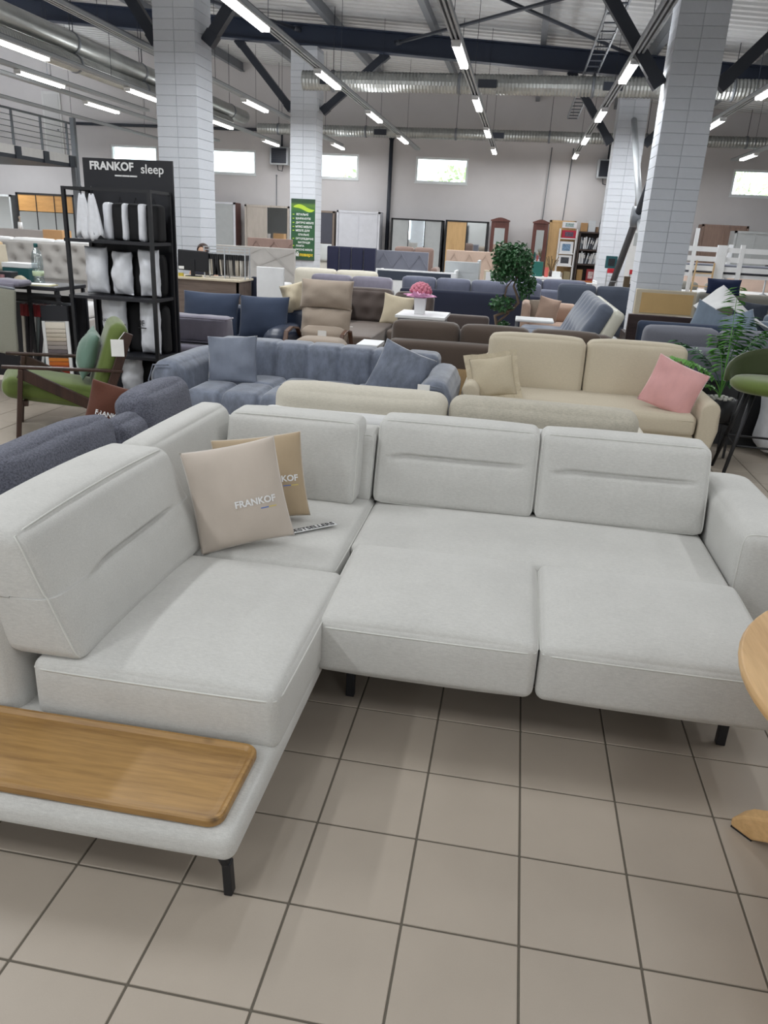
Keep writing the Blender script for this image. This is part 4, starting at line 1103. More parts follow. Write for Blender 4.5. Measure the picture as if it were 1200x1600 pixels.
# ------------------------------------------------------------------ brown sofa seen from behind, recliner, slate sofa
t = gsofa('brown sofa seen from behind between the tufted and cream sofas', (-0.18, 7.75, 0), PI, 2.0, 0.95, 0.42, 0.70, 0.0, 0.5, M['brown_f'], None, 3, 2, 0.86, 0.2, 0.04, (False, False))
for (x0, x1) in ((0.08, 0.9), (-0.55, 0.02)): pass
MB().box(0.10, 0.36, 0.47, 0.52, 0.10, 0.475).build('wood_step', M['oakL'], t)
t = thing('side_table', 'low white side table behind the tufted sofa', 'table', (-1.42, 7.72, 0))
MB().cbox(-0.11, 0.11, -0.2, 0.2, 0.56, 0.60, 0.006).build('top', M['white'], t)
for sx in (-1, 1):
    for sy in (-1, 1): MB().box(sx*0.09-0.012, sx*0.09+0.012, sy*0.17-0.012, sy*0.17+0.012, 0, 0.56).build('leg', M['white'], t)
# taupe recliner with bent wood arms
t = thing('recliner', 'taupe recliner with three stacked cushions and bentwood arms', 'armchair', (-2.15, 8.55, 0))
def soft_pad(nm, size, loc, tilt, seed):
    return cushion(nm, M['beige_f'], t, size, loc, 0.07, (0.01, 0.02, 0.02), (10, 4, 6), (math.radians(tilt), 0, 0), noisy(0.012, 5, seed), dense=3)
o = pillow('head_cushion', M['beige_f'], t, 0.62, 0.33, 0.2, (-0.02, 0.33, 0.945), (math.radians(-14), 0, 0), wr=0.01, seed=2.0, pinch=0.04)
o = pillow('back_cushion', M['beige_f'], t, 0.60, 0.32, 0.2, (-0.01, 0.27, 0.64), (math.radians(-14), 0, 0), wr=0.01, seed=7.0, pinch=0.04)
soft_pad('lumbar_cushion', (0.52, 0.16, 0.18), (0, 0.16, 0.50), -10, 3.0); soft_pad('seat_cushion', (0.52, 0.66, 0.16), (0, -0.1, 0.40), 90-90, 5.0)
for s in (-1, 1):
    P = [(s*0.30, 0.28, 0.40), (s*0.31, 0.12, 0.57), (s*0.315, -0.1, 0.60), (s*0.315, -0.30, 0.57), (s*0.31, -0.37, 0.44), (s*0.30, -0.30, 0.20), (s*0.30, -0.05, 0.02), (s*0.30, 0.35, 0.02)]
    m = MB(); 
    for a, b in zip(P[:-1], P[1:]): m.bar(a, b, 0.05, 0.022)
    m.build('bentwood_side', M['bentwood'], t, bevel=0.006)
MB().box(-0.26, 0.26, -0.3, 0.3, 0.26, 0.32).build('seat_frame', M['bentwood'], t)
MB().box(-0.05, 0.05, -0.003, 0.0, -0.03, 0.03).build('price_tag', M['paper'], t, loc=(0.0, 0.06, 0.535))
t = thing('footstool', 'round taupe footstool in front of the recliner', 'footstool', (-1.95, 7.75, 0))
cushion('seat', M['beige_f'], t, (0.52, 0.4, 0.18), (0, 0, 0.50), 0.085, (0.01, 0.01, 0.02), (8, 8, 3), dense=4)
MB().lathe([(0.16, 0), (0.18, 0.03), (0.05, 0.08), (0.05, 0.42)], 16).build('base', M['bentwood'], t, True)
# slate sofa with big cushions and a navy leather arm
t = thing('sofa', 'slate blue sofa with two big cushions and a navy leather arm left of the recliner', 'sofa', (-3.2, 8.75, 0))
cushion('base', M['navy_f'], t, (1.5, 0.9, 0.36), (0, 0, 0.2), 0.05, (0, 0, 0.01), (8, 5, 3), dense=3)
cushion('backrest', M['navy_l'], t, (1.62, 0.2, 0.64), (0.06, 0.42, 0.40), 0.05, (0, 0, 0.01), (8, 3, 4), dense=3)
pillow('back_cushion', M['navy_f'], t, 0.70, 0.50, 0.2, (-0.36, 0.06, 0.645), (math.radians(-14), 0, 0), wr=0.006, seed=1.0, pinch=0.05)
pillow('back_cushion', M['navy_f'], t, 0.60, 0.52, 0.2, (0.30, 0.04, 0.63), (math.radians(-14), math.radians(-1), 0), wr=0.006, seed=4.0, pinch=0.05)
cushion('arm', M['navy_l'], t, (0.30, 0.85, 0.34), (0.58, -0.05, 0.40), 0.12, (0.01, 0.01, 0.02), (4, 6, 4), dense=4)
# lilac grey mattress like sofa in front of it
t = thing('sofa', 'lilac grey sofa with piped box cushion just right of the black rack', 'sofa', (-3.45, 7.85, 0))
cushion('base', M['lilac_f'], t, (0.98, 0.5, 0.42), (0, 0.02, 0.23), 0.05, (0, 0.004, 0.0), (8, 4, 3), dense=3)
o = cushion('back_cushion', M['lilac_f'], t, (0.96, 0.24, 0.27), (0, 0.02, 0.585), 0.05, (0.004, 0.012, 0.014), (14, 4, 6), fn=noisy(0.012, 6, 3.0))
for z in (0.125, -0.12): MB().tube([(p[0], p[1], z) for p in rr_loop(0.97, 0.25, 0.05, 0)], 0.008, 6, True).build('piping', M['lilac_f'], o, True)
for s in (-1, 1): MB().box(s*0.42-0.02, s*0.42+0.02, -0.15, -0.11, 0, 0.05).build('leg', M['black'], t)

# ------------------------------------------------------------------ brown tufted corner sofa, lift table, flowers
M['brown_t'] = fabric('dark_taupe_velour', rgb(88, 78, 74), 0.10, sheen=0.3)
M['brown_s'] = fabric('brown_leatherette', rgb(104, 92, 84), 0.06, sheen=0.2, rough=0.6)
t = thing('corner_sofa', 'dark taupe tufted corner sofa with a cream pillow', 'sofa', (-1.7, 10.6, 0))
cushion('chaise_base', M['brown_s'], t, (0.78, 1.8, 0.42), (-0.42, -0.25, 0.21), 0.04, (0, 0, 0.008), (5, 8, 3), dense=3)
cushion('bench', M['brown_s'], t, (1.35, 0.72, 0.40), (0.66, 0.20, 0.20), 0.04, (0, 0, 0.008), (8, 5, 3), dense=3)
def btn(nx, nz, W, H):
    def fn(P, S_):
        fr = np.clip(-S_[:, 1], 0, 1)**2; d = np.zeros(len(P))
        for i in range(nx):
            for j in range(nz):
                cx = -W/2+W*(i+0.5)/nx; cz = -H/2+H*(j+0.5)/nz
                d = np.maximum(d, np.exp(-(((P[:, 0]-cx)**2+(P[:, 2]-cz)**2)/0.006)))
        P[:, 1] += fr*0.05*d + 0.06*(S_[:, 2]+1)/2
        return P
    return fn
cushion('back_cushion', M['brown_t'], t, (0.72, 0.22, 0.46), (-0.42, 0.62, 0.64), 0.08, (0.0, 0.03, 0.012), (20, 4, 14), (0, 0, math.radians(0)), btn(3, 2, 0.72, 0.46))
cushion('back_cushion', M['brown_t'], t, (0.58, 0.22, 0.44), (0.24, 0.62, 0.63), 0.08, (0.0, 0.03, 0.012), (18, 4, 14), None, btn(2, 2, 0.6, 0.46))
cushion('side_cushion', M['brown_t'], t, (0.2, 0.7, 0.44), (-0.78, 0.2, 0.63), 0.08, (0.03, 0.0, 0.012), (4, 10, 8), (0, math.radians(-10), 0), noisy(0.02, 6, 2.0), dense=3)
cushion('backrest', M['brown_t'], t, (2.1, 0.16, 0.56), (0.28, 0.8, 0.30), 0.05, (0, 0, 0), (8, 3, 3), dense=3)
MB().box(-0.06, 0.06, -0.015, 0.015, 0, 0.003).build('price_strip', M['paper'], t, loc=(-0.50, -0.35, 0.432))
for sx in (-0.7, 1.2):
    for sy in (-0.9, 0.6): 
        if not (sx > 1 and sy < 0): MB().box(sx-0.02, sx+0.02, sy-0.02, sy+0.02, 0, 0.03).build('leg', M['black'], t)
tpillow('cream pillow on the dark taupe corner sofa', M['cream_d'], 0.44, 0.42, 0.14, (-1.62, 10.75, 0.64), (-16, 7, 4), 3, pinch=0.10)
t = thing('lift_table', 'white topped lift coffee table with grey mechanism', 'table', (-1.12, 9.6, 0))
MB().cbox(-0.30, 0.30, -0.36, 0.36, 0.70, 0.735, 0.006).build('top', M['white'], t)
MB().cbox(-0.27, 0.27, -0.33, 0.33, 0.60, 0.70, 0.006).build('tray', M['grey_steel'], t)
MB().cbox(-0.27, 0.27, -0.33, 0.33, 0.05, 0.30, 0.006).build('box', M['white'], t)
for x in (-0.16, 0.17):
    for y in (-0.3, 0.3): m = MB(); m.bar((x, y, 0.3), (x+0.07, y, 0.62), 0.03, 0.05); m.build('lift_arm', M['black'], t)
b = thing('flower_pot', 'square white pot of pink flowers wrapped in pink paper', 'flowers', (-1.16, 9.52, 0.735))
MB().add([(sx*w, sy*w, z) for z, w in ((0, 0.058), (0.19, 0.07)) for sx, sy in ((-1, -1), (1, -1), (1, 1), (-1, 1))], [(3, 2, 1, 0), (4, 5, 6, 7), (0, 1, 5, 4), (1, 2, 6, 5), (2, 3, 7, 6), (3, 0, 4, 7)]).build('pot', M['white'], b, bevel=0.004)
M['petal'] = plain('pink_petals', rgb(206, 128, 146), 0.7, var=0.2, scale=30); M['wrap'] = plain('pink_wrap', rgb(232, 158, 204), 0.55, var=0.15, scale=15)
rnd = random.Random(4)
for k in range(10):
    a = 2*PI*k/10; m = MB(); r0, r1 = 0.05, rnd.uniform(0.19, 0.235); z1 = rnd.uniform(0.20, 0.28); da = 0.36
    V = [(r0*math.cos(a-da), r0*math.sin(a-da), 0.19), (r0*math.cos(a+da), r0*math.sin(a+da), 0.19), (0.15*math.cos(a+da*1.1), 0.15*math.sin(a+da*1.1), 0.225), (r1*math.cos(a), r1*math.sin(a), z1), (0.15*math.cos(a-da*1.1), 0.15*math.sin(a-da*1.1), 0.225)]
    o = m.add(V, [(0, 1, 2, 3, 4)]).build('wrap_leaf', M['wrap'], b); s = o.modifiers.new('s', 'SOLIDIFY'); s.thickness = 0.004
V, F = soft_box((0.05, 0.05, 0.045), 0.02, n=(2, 2, 2), dense=3); fme = mesh_from('blossom', V, F, True); fme.materials.append(M['petal'])
for k in range(46):
    ph = math.acos(1-0.95*(k+0.5)/46); th = k*2.399963
    link_mesh('blossom', fme, None, b, (0.115*math.sin(ph)*math.cos(th), 0.115*math.sin(ph)*math.sin(th), 0.25+0.105*math.cos(ph)), (rnd.uniform(-1, 1), rnd.uniform(-1, 1), 0))

# ------------------------------------------------------------------ long dark navy sofa back with grey cushions, further sofas
M['navy_back'] = fabric('midnight_navy_cloth', rgb(38, 42, 58), 0.06)
M['steel_f'] = velvet('steel_grey_velour', rgb(96, 100, 118), 0.5, 0.10, 5)
M['grey_mid'] = fabric('mid_grey_cloth', rgb(112, 114, 124), 0.06)
M['grey_dk'] = fabric('anthracite_cloth', rgb(64, 70, 82), 0.06)
gsofa('long midnight navy sofa back with grey cushions behind the ficus', (-0.85, 14.55, 0), PI, 2.5, 1.0, 0.42, 0.72, 0.0, 0.5, M['navy_back'], M['steel_f'], 4, 3, 0.91, 0.24, 0.02, (False, False), legs=False)
gsofa('mid grey sofa with rolled back cushions behind the recliner', (-2.78, 12.95, 0), 0, 1.75, 0.95, 0.42, 0.72, 0.18, 0.62, M['grey_mid'], M['lilac_f'], 2, 2, 0.92, 0.24, 0.06)
gsofa('pale grey sofa with piped cushions behind the mid grey one', (-3.3, 14.0, 0), 0, 1.9, 0.95, 0.42, 0.72, 0.18, 0.62, M['cream_a'], M['cream_a'], 2, 2, 0.95, 0.24, 0.06)
gsofa('steel grey sofa between the ficus and the bookcase', (0.45, 16.1, 0), PI, 1.7, 0.95, 0.42, 0.74, 0.0, 0.5, M['steel_f'], M['steel_f'], 2, 2, 0.93, 0.22, 0.03, (False, False))
t = gsofa('anthracite sofa with two large cushions left of the tan panel', (1.42, 14.85, 0), 0, 1.8, 0.95, 0.42, 0.6, 0.2, 0.5, M['grey_dk'], M['grey_dk'], 2, 2, 0.90, 0.2, 0.1)
# blue tufted sofa bed seen from its end
M['bluetuft'] = velvet('slate_tufted_velour', rgb(92, 100, 116), 0.5, 0.15, 6)
M['cream_vinyl'] = plain('cream_vinyl', rgb(206, 204, 190), 0.5)
t = thing('sofa_bed', 'slate tufted sofa bed with cream back seen from its end', 'sofa', (0.62, 10.4, 0))
def bt_fn(P, S_):
    top = np.clip(S_[:, 2], 0, 1)**2; d = np.zeros(len(P))
    for i in range(2):
        for j in range(6): 
            cx = -0.2+0.4*i; cy = -1.2+2.4*(j+0.5)/6; d = np.maximum(d, np.exp(-(((P[:, 0]-cx)**2+(P[:, 1]-cy)**2)/0.012)))
    P[:, 2] += -0.06*top*d
    return P
cushion('seat', M['bluetuft'], t, (0.76, 2.5, 0.22), (-0.16, 0, 0.38), 0.08, (0, 0, 0.02), (16, 34, 3), fn=bt_fn)
cushion('back', M['bluetuft'], t, (0.72, 2.5, 0.2), (0.24, 0, 0.68), 0.08, (0, 0, 0.02), (16, 34, 3), (0, math.radians(-62), 0), bt_fn)
cushion('back_shell', M['cream_vinyl'], t, (0.70, 2.52, 0.15), (0.40, 0, 0.62), 0.06, (0, 0, 0.01), (6, 6, 2), (0, math.radians(-66), 0))
cushion('base', M['cream_vinyl'], t, (0.74, 2.4, 0.26), (-0.1, 0, 0.14), 0.03, (0, 0, 0), (4, 4, 2), dense=3)
t = thing('lap_table', 'narrow white table top in front of the slate sofa bed', 'table', (0.24, 9.75, 0))
MB().cbox(-0.24, 0.22, -0.2, 0.2, 0.72, 0.75, 0.01).build('top', M['white'], t)
MB().cbox(-0.24, -0.20, -0.06, 0.06, 0.02, 0.72, 0.005).build('stem', M['grey_steel'], t); MB().cbox(-0.42, -0.19, -0.15, 0.15, 0, 0.02, 0.004).build('foot', M['grey_steel'], t)
M['rose_f'] = fabric('rose_beige_cloth', rgb(178, 152, 136), 0.05)
t = gsofa('rose beige armchair sofa beside the ficus', (0.58, 12.75, 0), PI/2*0.0, 1.0, 0.9, 0.42, 0.7, 0.14, 0.72, M['rose_f'], None, 1, 1, 0.7, 0.15, 0.02)
tpillow('rose beige pillow, right of two on the rose beige sofa', M['rose_f'], 0.34, 0.34, 0.12, (0.48, 12.35, 0.66), (-12, 12, 10), 3); tpillow('tan pillow, left of two on the rose beige sofa', M['beige_f'], 0.3, 0.3, 0.12, (0.33, 12.45, 0.64), (-12, -6, -20), 4)
# roll of brown cushions at the end of the brown sofa
t = thing('bolster', 'knotted brown bolster cushion lying behind the cream sofa', 'cushion', (0.62, 7.78, 0.63))
for k, x in enumerate((-0.24, -0.02, 0.22)): cushion('lobe', M['brown_f'], t, (0.26, 0.2, 0.19), (x, 0, 0.10), 0.09, (0.01, 0.01, 0.01), (4, 4, 3), fn=noisy(0.012, 6, k), dense=3)

# ------------------------------------------------------------------ ficus tree
M['leaf'] = plain('ficus_leaves', rgb(46, 90, 50), 0.45, var=0.35, scale=9)
M['bark'] = plain('ficus_bark', rgb(104, 88, 74), 0.85, var=0.2, scale=20)
t = thing('ficus', 'artificial ficus with a twisted trunk in front of the navy sofa back', 'plant', (-0.2, 12.4, 0))
MB().lathe([(0.12, 0), (0.15, 0.2), (0.16, 0.22), (0.14, 0.22), (0.13, 0.18)], 18).build('pot', plain('pot_clay', rgb(70, 62, 58), 0.6), t, True)
MB().tube([(0, 0, 0.15), (-0.08, 0, 0.36), (-0.12, 0.0, 0.5), (0.02, 0, 0.56), (0.14, 0, 0.62), (0.22, 0, 0.72), (0.18, 0, 0.84), (0.12, 0, 0.96), (0.16, 0, 1.12), (0.12, 0, 1.35)], [0.03, 0.028, 0.026, 0.024, 0.024, 0.022, 0.02, 0.018, 0.014, 0.008], 8).build('trunk', M['bark'], t, True)
MB().tube([(0.02, 0, 0.2), (-0.05, 0.03, 0.42), (0.08, 0.03, 0.55), (0.1, 0.02, 0.7), (0.0, 0.0, 0.82), (0.02, 0, 0.95), (0.10, 0.02, 1.06)], [0.02, 0.02, 0.018, 0.016, 0.014, 0.012, 0.008], 8).build('branch', M['bark'], t, True)
rnd = random.Random(11); m = MB()
def leaf(m, p, s, rnd):
    u = Vector((rnd.uniform(-1, 1), rnd.uniform(-1, 1), rnd.uniform(-1.2, 0.4))).normalized(); v = u.cross(Vector((rnd.uniform(-1, 1), rnd.uniform(-1, 1), rnd.uniform(-1, 1)))).normalized(); n_ = u.cross(v)*s*0.12
    m.add([p, p+u*s*0.45+v*s*0.3+n_, p+u*s, p+u*s*0.45-v*s*0.3+n_], [(0, 1, 2), (0, 2, 3)])
for (cx, cz, rx, rz, n) in ((0.12, 1.34, 0.27, 0.27, 900), (-0.06, 1.38, 0.2, 0.24, 500), (0.30, 1.02, 0.14, 0.22, 380), (-0.02, 0.70, 0.20, 0.13, 300), (0.02, 0.38, 0.10, 0.08, 90), (-0.08, 1.15, 0.16, 0.14, 250)):
    for k in range(n):
        a = rnd.uniform(0, 2*PI); b_ = rnd.uniform(-1, 1); q = rnd.uniform(0.1, 1)**0.4; c_ = math.sqrt(1-b_*b_)
        leaf(m, Vector((cx+rx*q*c_*math.cos(a), rx*q*c_*math.sin(a), cz+rz*q*b_)), rnd.uniform(0.05, 0.085), rnd)
o = m.build('foliage', M['leaf'], t); o['kind'] = 'stuff'

# ------------------------------------------------------------------ right hand side
M['slate_r'] = fabric('dove_grey_cloth', rgb(118, 120, 130), 0.06)
M['slate_r2'] = velvet('dusty_blue_velour', rgb(112, 126, 142), 0.5, 0.14, 5)
gsofa('dove grey sofa seen from behind at the right, past the cream sofa', (2.28, 8.05, 0), PI, 2.1, 0.95, 0.42, 0.78, 0.0, 0.5, M['slate_r'], M['slate_r'], 3, 2, 0.94, 0.22, 0.03, (False, False))
t = thing('media_cabinet', 'low black cabinet standing behind the potted palm', 'cabinet', (2.0, 7.28, 0))
MB().cbox(-0.40, 0.42, -0.16, 0.16, 0.10, 0.56, 0.008).build('body', M['black_wood'], t); MB().cbox(-0.41, 0.43, -0.17, 0.17, 0.56, 0.58, 0.004).build('top', M['dark_steel'], t)
MB().box(-0.38, 0.0, -0.172, -0.162, 0.13, 0.54).build('door', M['black'], t); MB().box(0.01, 0.40, -0.172, -0.162, 0.13, 0.54).build('door', M['black'], t); MB().box(-0.36, 0.38, -0.12, 0.12, 0, 0.10).build('plinth', M['black'], t)
# potted palm
t = thing('potted_palm', 'slender palm in a black pot on tall black stand', 'plant', (1.76, 6.75, 0))
MB().lathe([(0.11, 0.30), (0.135, 0.32), (0.145, 0.49), (0.13, 0.49), (0.12, 0.46)], 20).build('pot', M['black'], t, True)
for k in range(4):
    a = PI/4+PI/2*k; MB().bar((0.14*math.cos(a), 0.14*math.sin(a), 0), (0.14*math.cos(a), 0.14*math.sin(a), 0.40), 0.018).build('stand_leg', M['black'], t)
m = MB(); m.bar((-0.1, -0.1, 0.29), (0.1, 0.1, 0.29), 0.016); m.bar((0.1, -0.1, 0.29), (-0.1, 0.1, 0.29), 0.016); m.build('stand_cross', M['black'], t)
peb = plain('white_pebble', rgb(214, 212, 204), 0.6)
V, F = soft_box((0.03, 0.026, 0.018), 0.008, n=(1, 1, 1), dense=3); pme = mesh_from('pebble', V, F, True); pme.materials.append(peb)
for k in range(26):
    a = k*2.4; q = 0.11*math.sqrt((k+0.5)/26); link_mesh('pebble', pme, None, t, (q*math.cos(a), q*math.sin(a), 0.492), (0, 0, k))
M['palm'] = plain('palm_leaf', rgb(100, 158, 74), 0.45, var=0.25, scale=8); M['palm2'] = plain('palm_leaf_dark', rgb(66, 108, 72), 0.5, var=0.2, scale=8)
rnd = random.Random(5)
for k, (a, lean, L, mat) in enumerate(((100, 0.05, 0.86, 'palm'), (75, 0.10, 0.60, 'palm'), (60, 0.22, 0.72, 'palm2'), (190, 0.30, 0.40, 'palm'), (170, 0.42, 0.30, 'palm2'), (150, 0.30, 0.52, 'palm2'), (20, 0.2, 0.62, 'palm'), (-60, 0.18, 0.42, 'palm'), (130, 0.1, 0.50, 'palm'), (210, 0.36, 0.22, 'palm'), (40, 0.14, 0.36, 'palm'), (-20, 0.12, 0.30, 'palm2'), (10, 0.34, 0.80, 'palm2'))):
    A = math.radians(a); m = MB(); pts = []
    for i in range(9):
        s = i/8; pts.append(Vector((math.cos(A)*lean*s*s*1.3, math.sin(A)*lean*s*s*1.0, 0.48+L*(s-0.22*lean*3*s*s*s))))
    m.tube(pts, [0.006*(1-0.7*i/8) for i in range(9)], 5)
    for i in range(4, 9):
        p = pts[i]; n_l = 4
        for j in range(n_l):
            for s in (-1, 1):
                q = p + (pts[i]-pts[i-1])*(j/n_l); Ll = 0.13*(1-0.4*abs(i-6)/4)
                d = Vector((math.cos(A+s*1.2), math.sin(A+s*1.2), 0.25-0.5*rnd.random())).normalized(); w_ = d.cross(Vector((0, 0, 1))).normalized()*0.02
                m.add([q, q+d*Ll*0.5+w_, q+d*Ll+Vector((0, 0, -0.02)), q+d*Ll*0.5-w_], [(0, 1, 2), (0, 2, 3)])
    m.build('frond', M[mat], t)
# bar stool
t = thing('bar_stool', 'moss green velvet bar stool with black legs at the right edge', 'stool', (1.92, 6.12, 0))
V = []; F = []; n = 28
M['green_dk'] = velvet('moss_green_velvet_dark', rgb(54, 64, 30), 0.4, 0.1, 5)
m = MB(); m.lathe([(0.10, 0.66), (0.22, 0.672), (0.262, 0.70), (0.268, 0.735), (0.24, 0.765), (0.12, 0.772)], 28); m.build('seat', M['green'], t, True)
# wrap around shell back
V = []; F = []
for i in range(21):
    a = math.radians(70+220*i/20 - 0); hgt = 0.24*math.sin(PI*i/20)**0.6
    for j in range(6):
        s = j/5; r = 0.262+0.035*s; V.append((-r*math.cos(a+PI)*1.0, r*math.sin(a+PI), 0.735+hgt*s))
for i in range(20):
    for j in range(5): F.append((i*6+j, (i+1)*6+j, (i+1)*6+j+1, i*6+j+1))
me = mesh_from('shell_back', V, F, True); o = link_mesh('shell_back', me, M['green_dk'], t, None, (0, 0, math.radians(-125))); s = o.modifiers.new('s', 'SOLIDIFY'); s.thickness = 0.03
for k in range(4):
    a = math.radians(40+90*k); MB().tube([(0.15*math.cos(a), 0.15*math.sin(a), 0.68), (0.33*math.cos(a), 0.33*math.sin(a), 0.0)], [0.02, 0.013], 8).build('leg', M['black'], t, True)
MB().tube([(0.255*math.cos(math.radians(40+90*k)), 0.255*math.sin(math.radians(40+90*k)), 0.28) for k in range(4)], 0.009, 6, True).build('foot_ring', M['black'], t, True)
t = thing('white_bag', 'white wrapped sack standing at the right edge behind the stool', 'bag', (2.36, 6.9, 0))
cushion('sack', M['bag'], t, (0.4, 0.3, 0.62), (0, 0, 0.36), 0.10, (0.02, 0.02, 0.02), (8, 6, 8), fn=noisy(0.03, 4, 3.0)); MB().tube([(-0.03, -0.05, 0.64), (0.0, -0.05, 0.72), (0.05, -0.05, 0.66)], 0.012, 6).build('tie', M['bag'], t, True)
# round oak table at the right edge
M['oak_t'] = wood('natural_oak_top', rgb(206, 168, 118), rgb(178, 136, 86), 1, 0.42, 0.8)
t = thing('round_table', 'round natural oak table cut by the right picture edge', 'table', (1.215, 1.63, 0))
MB().lathe([(0.585, 0.718), (0.603, 0.724), (0.606, 0.738), (0.60, 0.75), (0.0, 0.7502)][:4], 72).build('top', M['oak_t'], t, False, bevel=0.003)
for k in range(4):
    a = math.radians(130.5+90*k); c_, s_ = math.cos(a), math.sin(a); m = MB()
    prof = [(0.572, 0.004), (0.50, 0.004), (0.02, 0.30), (0.02, 0.38), (0.545, 0.062), (0.575, 0.03)]
    m.prism(prof, -0.036, 0.036, 'y'); R_ = Matrix.Rotation(a, 3, 'Z'); m.V = [tuple(R_ @ Vector(v)) for v in m.V]; m.build('leg', M['oak_t'], t, bevel=0.008)
    MB().bar((0.05*c_, 0.05*s_, 0.33), (0.42*c_, 0.42*s_, 0.715), 0.07, 0.06).build('brace', M['oak_t'], t, bevel=0.008)
    MB().box(-0.035, 0.035, -0.034, 0.034, 0, 0.006).build('foot_pad', M['black'], t, loc=(0.535*c_, 0.535*s_, 0), rot=(0, 0, a))
# ------------------------------------------------------------------ panel, box and sofas in the right middle distance
M['tan_board'] = plain('tan_board', rgb(196, 164, 112), 0.6); M['dk_brown'] = wood('wenge_board', rgb(58, 42, 42), rgb(38, 26, 26), 0, 0.45)
t = thing('headboard', 'tan panelled bed headboard with pale frame in front of the broad column', 'headboard', (2.12, 12.0, 0))
MB().cbox(-0.43, 0.41, -0.04, 0.04, 0.02, 1.06, 0.01).build('frame', M['cream_c'], t); MB().box(-0.35, 0.37, -0.05, -0.038, 0.735, 1.015).build('panel', M['tan_board'], t); MB().box(-0.43, 0.41, -0.07, -0.04, 0.69, 0.71).build('ledge', M['cream_c'], t)
t = thing('bed_box', 'dark brown wooden bed box in front of the tan headboard', 'bed', (1.93, 11.15, 0))
MB().cbox(-0.41, 0.42, -0.05, 0.05, 0.0, 0.77, 0.006).build('end_board', M['dk_brown'], t); MB().box(-0.41, -0.36, 0.05, 0.6, 0.05, 0.5).build('side_board', M['dk_brown'], t); MB().box(0.37, 0.42, 0.05, 0.6, 0.05, 0.5).build('side_board', M['dk_brown'], t)
MB().box(-0.36, 0.37, 0.05, 0.58, 0.40, 0.46).build('mattress', M['white_matt'], t)
t = thing('mattress_stack', 'white mattress block beside the dark brown bed box', 'mattress', (1.32, 11.2, 0))
cushion('mattress', M['white_matt'], t, (0.3, 0.9, 0.40), (0, 0, 0.2), 0.04, (0, 0, 0.01), (3, 5, 3), dense=3); MB().box(-0.12, 0.12, -0.4, 0.4, 0, 0.02).build('base', M['black'], t)
t = thing('headboard', 'navy padded headboard with a rounded corner behind the dove grey sofa', 'headboard', (2.0, 9.6, 0))
cushion('pad', M['navy_f'], t, (1.15, 0.10, 0.66), (0.0, 0, 0.50), 0.045, (0, 0.01, 0), (10, 3, 8)); MB().box(-0.45, -0.40, -0.03, 0.03, 0, 0.25).build('leg', M['black'], t); MB().box(0.40, 0.45, -0.03, 0.03, 0, 0.25).build('leg', M['black'], t)
# pile of dusty blue cushions under a white sheet
gsofa('dusty blue sofa heaped with cushions behind the palm', (2.9, 10.3, 0), 0.1, 1.7, 0.9, 0.42, 0.66, 0.18, 0.58, M['slate_r2'], M['slate_r2'], 2, 2, 0.82, 0.22, 0.1)
tpillow('dusty blue pillow, upper left of the heap behind the palm', M['slate_r2'], 0.46, 0.42, 0.16, (2.30, 9.95, 0.82), (-25, 25, 10), 3)
tpillow('dusty blue pillow, right one of the heap behind the palm', M['slate_r2'], 0.5, 0.44, 0.16, (2.58, 9.85, 0.76), (-35, -20, -8), 7)
b = thing('draped_sheet', 'white sheet draped over the dusty blue heap of cushions', 'sheet', (2.55, 10.25, 0.6))
V = []; F = []
for i in range(13):
    for j in range(9):
        u = i/12; v = j/8; V.append((-0.35+0.95*u, -0.25+0.5*v, 0.12+0.52*(1-abs(u-0.32)*1.5)*(0.6+0.4*v)+0.02*math.sin(9*u+4*v)))
for i in range(12):
    for j in range(8): F.append((i*9+j, (i+1)*9+j, (i+1)*9+j+1, i*9+j+1))
o = link_mesh('sheet', mesh_from('sheet', V, F, True), M['white_matt'], b); s_ = o.modifiers.new('s', 'SOLIDIFY'); s_.thickness = 0.01
MB().tube([(-0.36, -0.2, 0.25), (-0.45, -0.22, 0.12), (-0.47, -0.22, 0.03), (-0.42, -0.22, 0.1)], 0.014, 6).build('tie', M['white_matt'], b, True)
M['khaki'] = fabric('khaki_grey_cloth', rgb(132, 130, 122), 0.06)
gsofa('khaki grey sofa with low cushions at the right behind the palm', (3.6, 12.6, 0), 0, 2.2, 0.95, 0.42, 0.72, 0.2, 0.6, M['khaki'], M['khaki'], 3, 2, 1.02, 0.24, 0.06)
gsofa('slate grey sofa at the right edge in front of the khaki one', (4.0, 11.4, 0), 0, 1.6, 0.95, 0.42, 0.66, 0.2, 0.6, M['grey_mid'], M['slate_r2'], 2, 2, 0.84, 0.2, 0.06)
tpillow('dark anthracite pillow on the khaki grey sofa', M['grey_dk'], 0.5, 0.4, 0.16, (3.30, 12.0, 0.78), (-20, 6, 0), 2)
tpillow('large navy pillow standing on top of the khaki grey sofa', plain('navy_pillow_cloth', rgb(30, 42, 74), 0.9), 0.50, 0.24, 0.16, (3.06, 12.75, 1.12), (-10, 0, 0), 6)

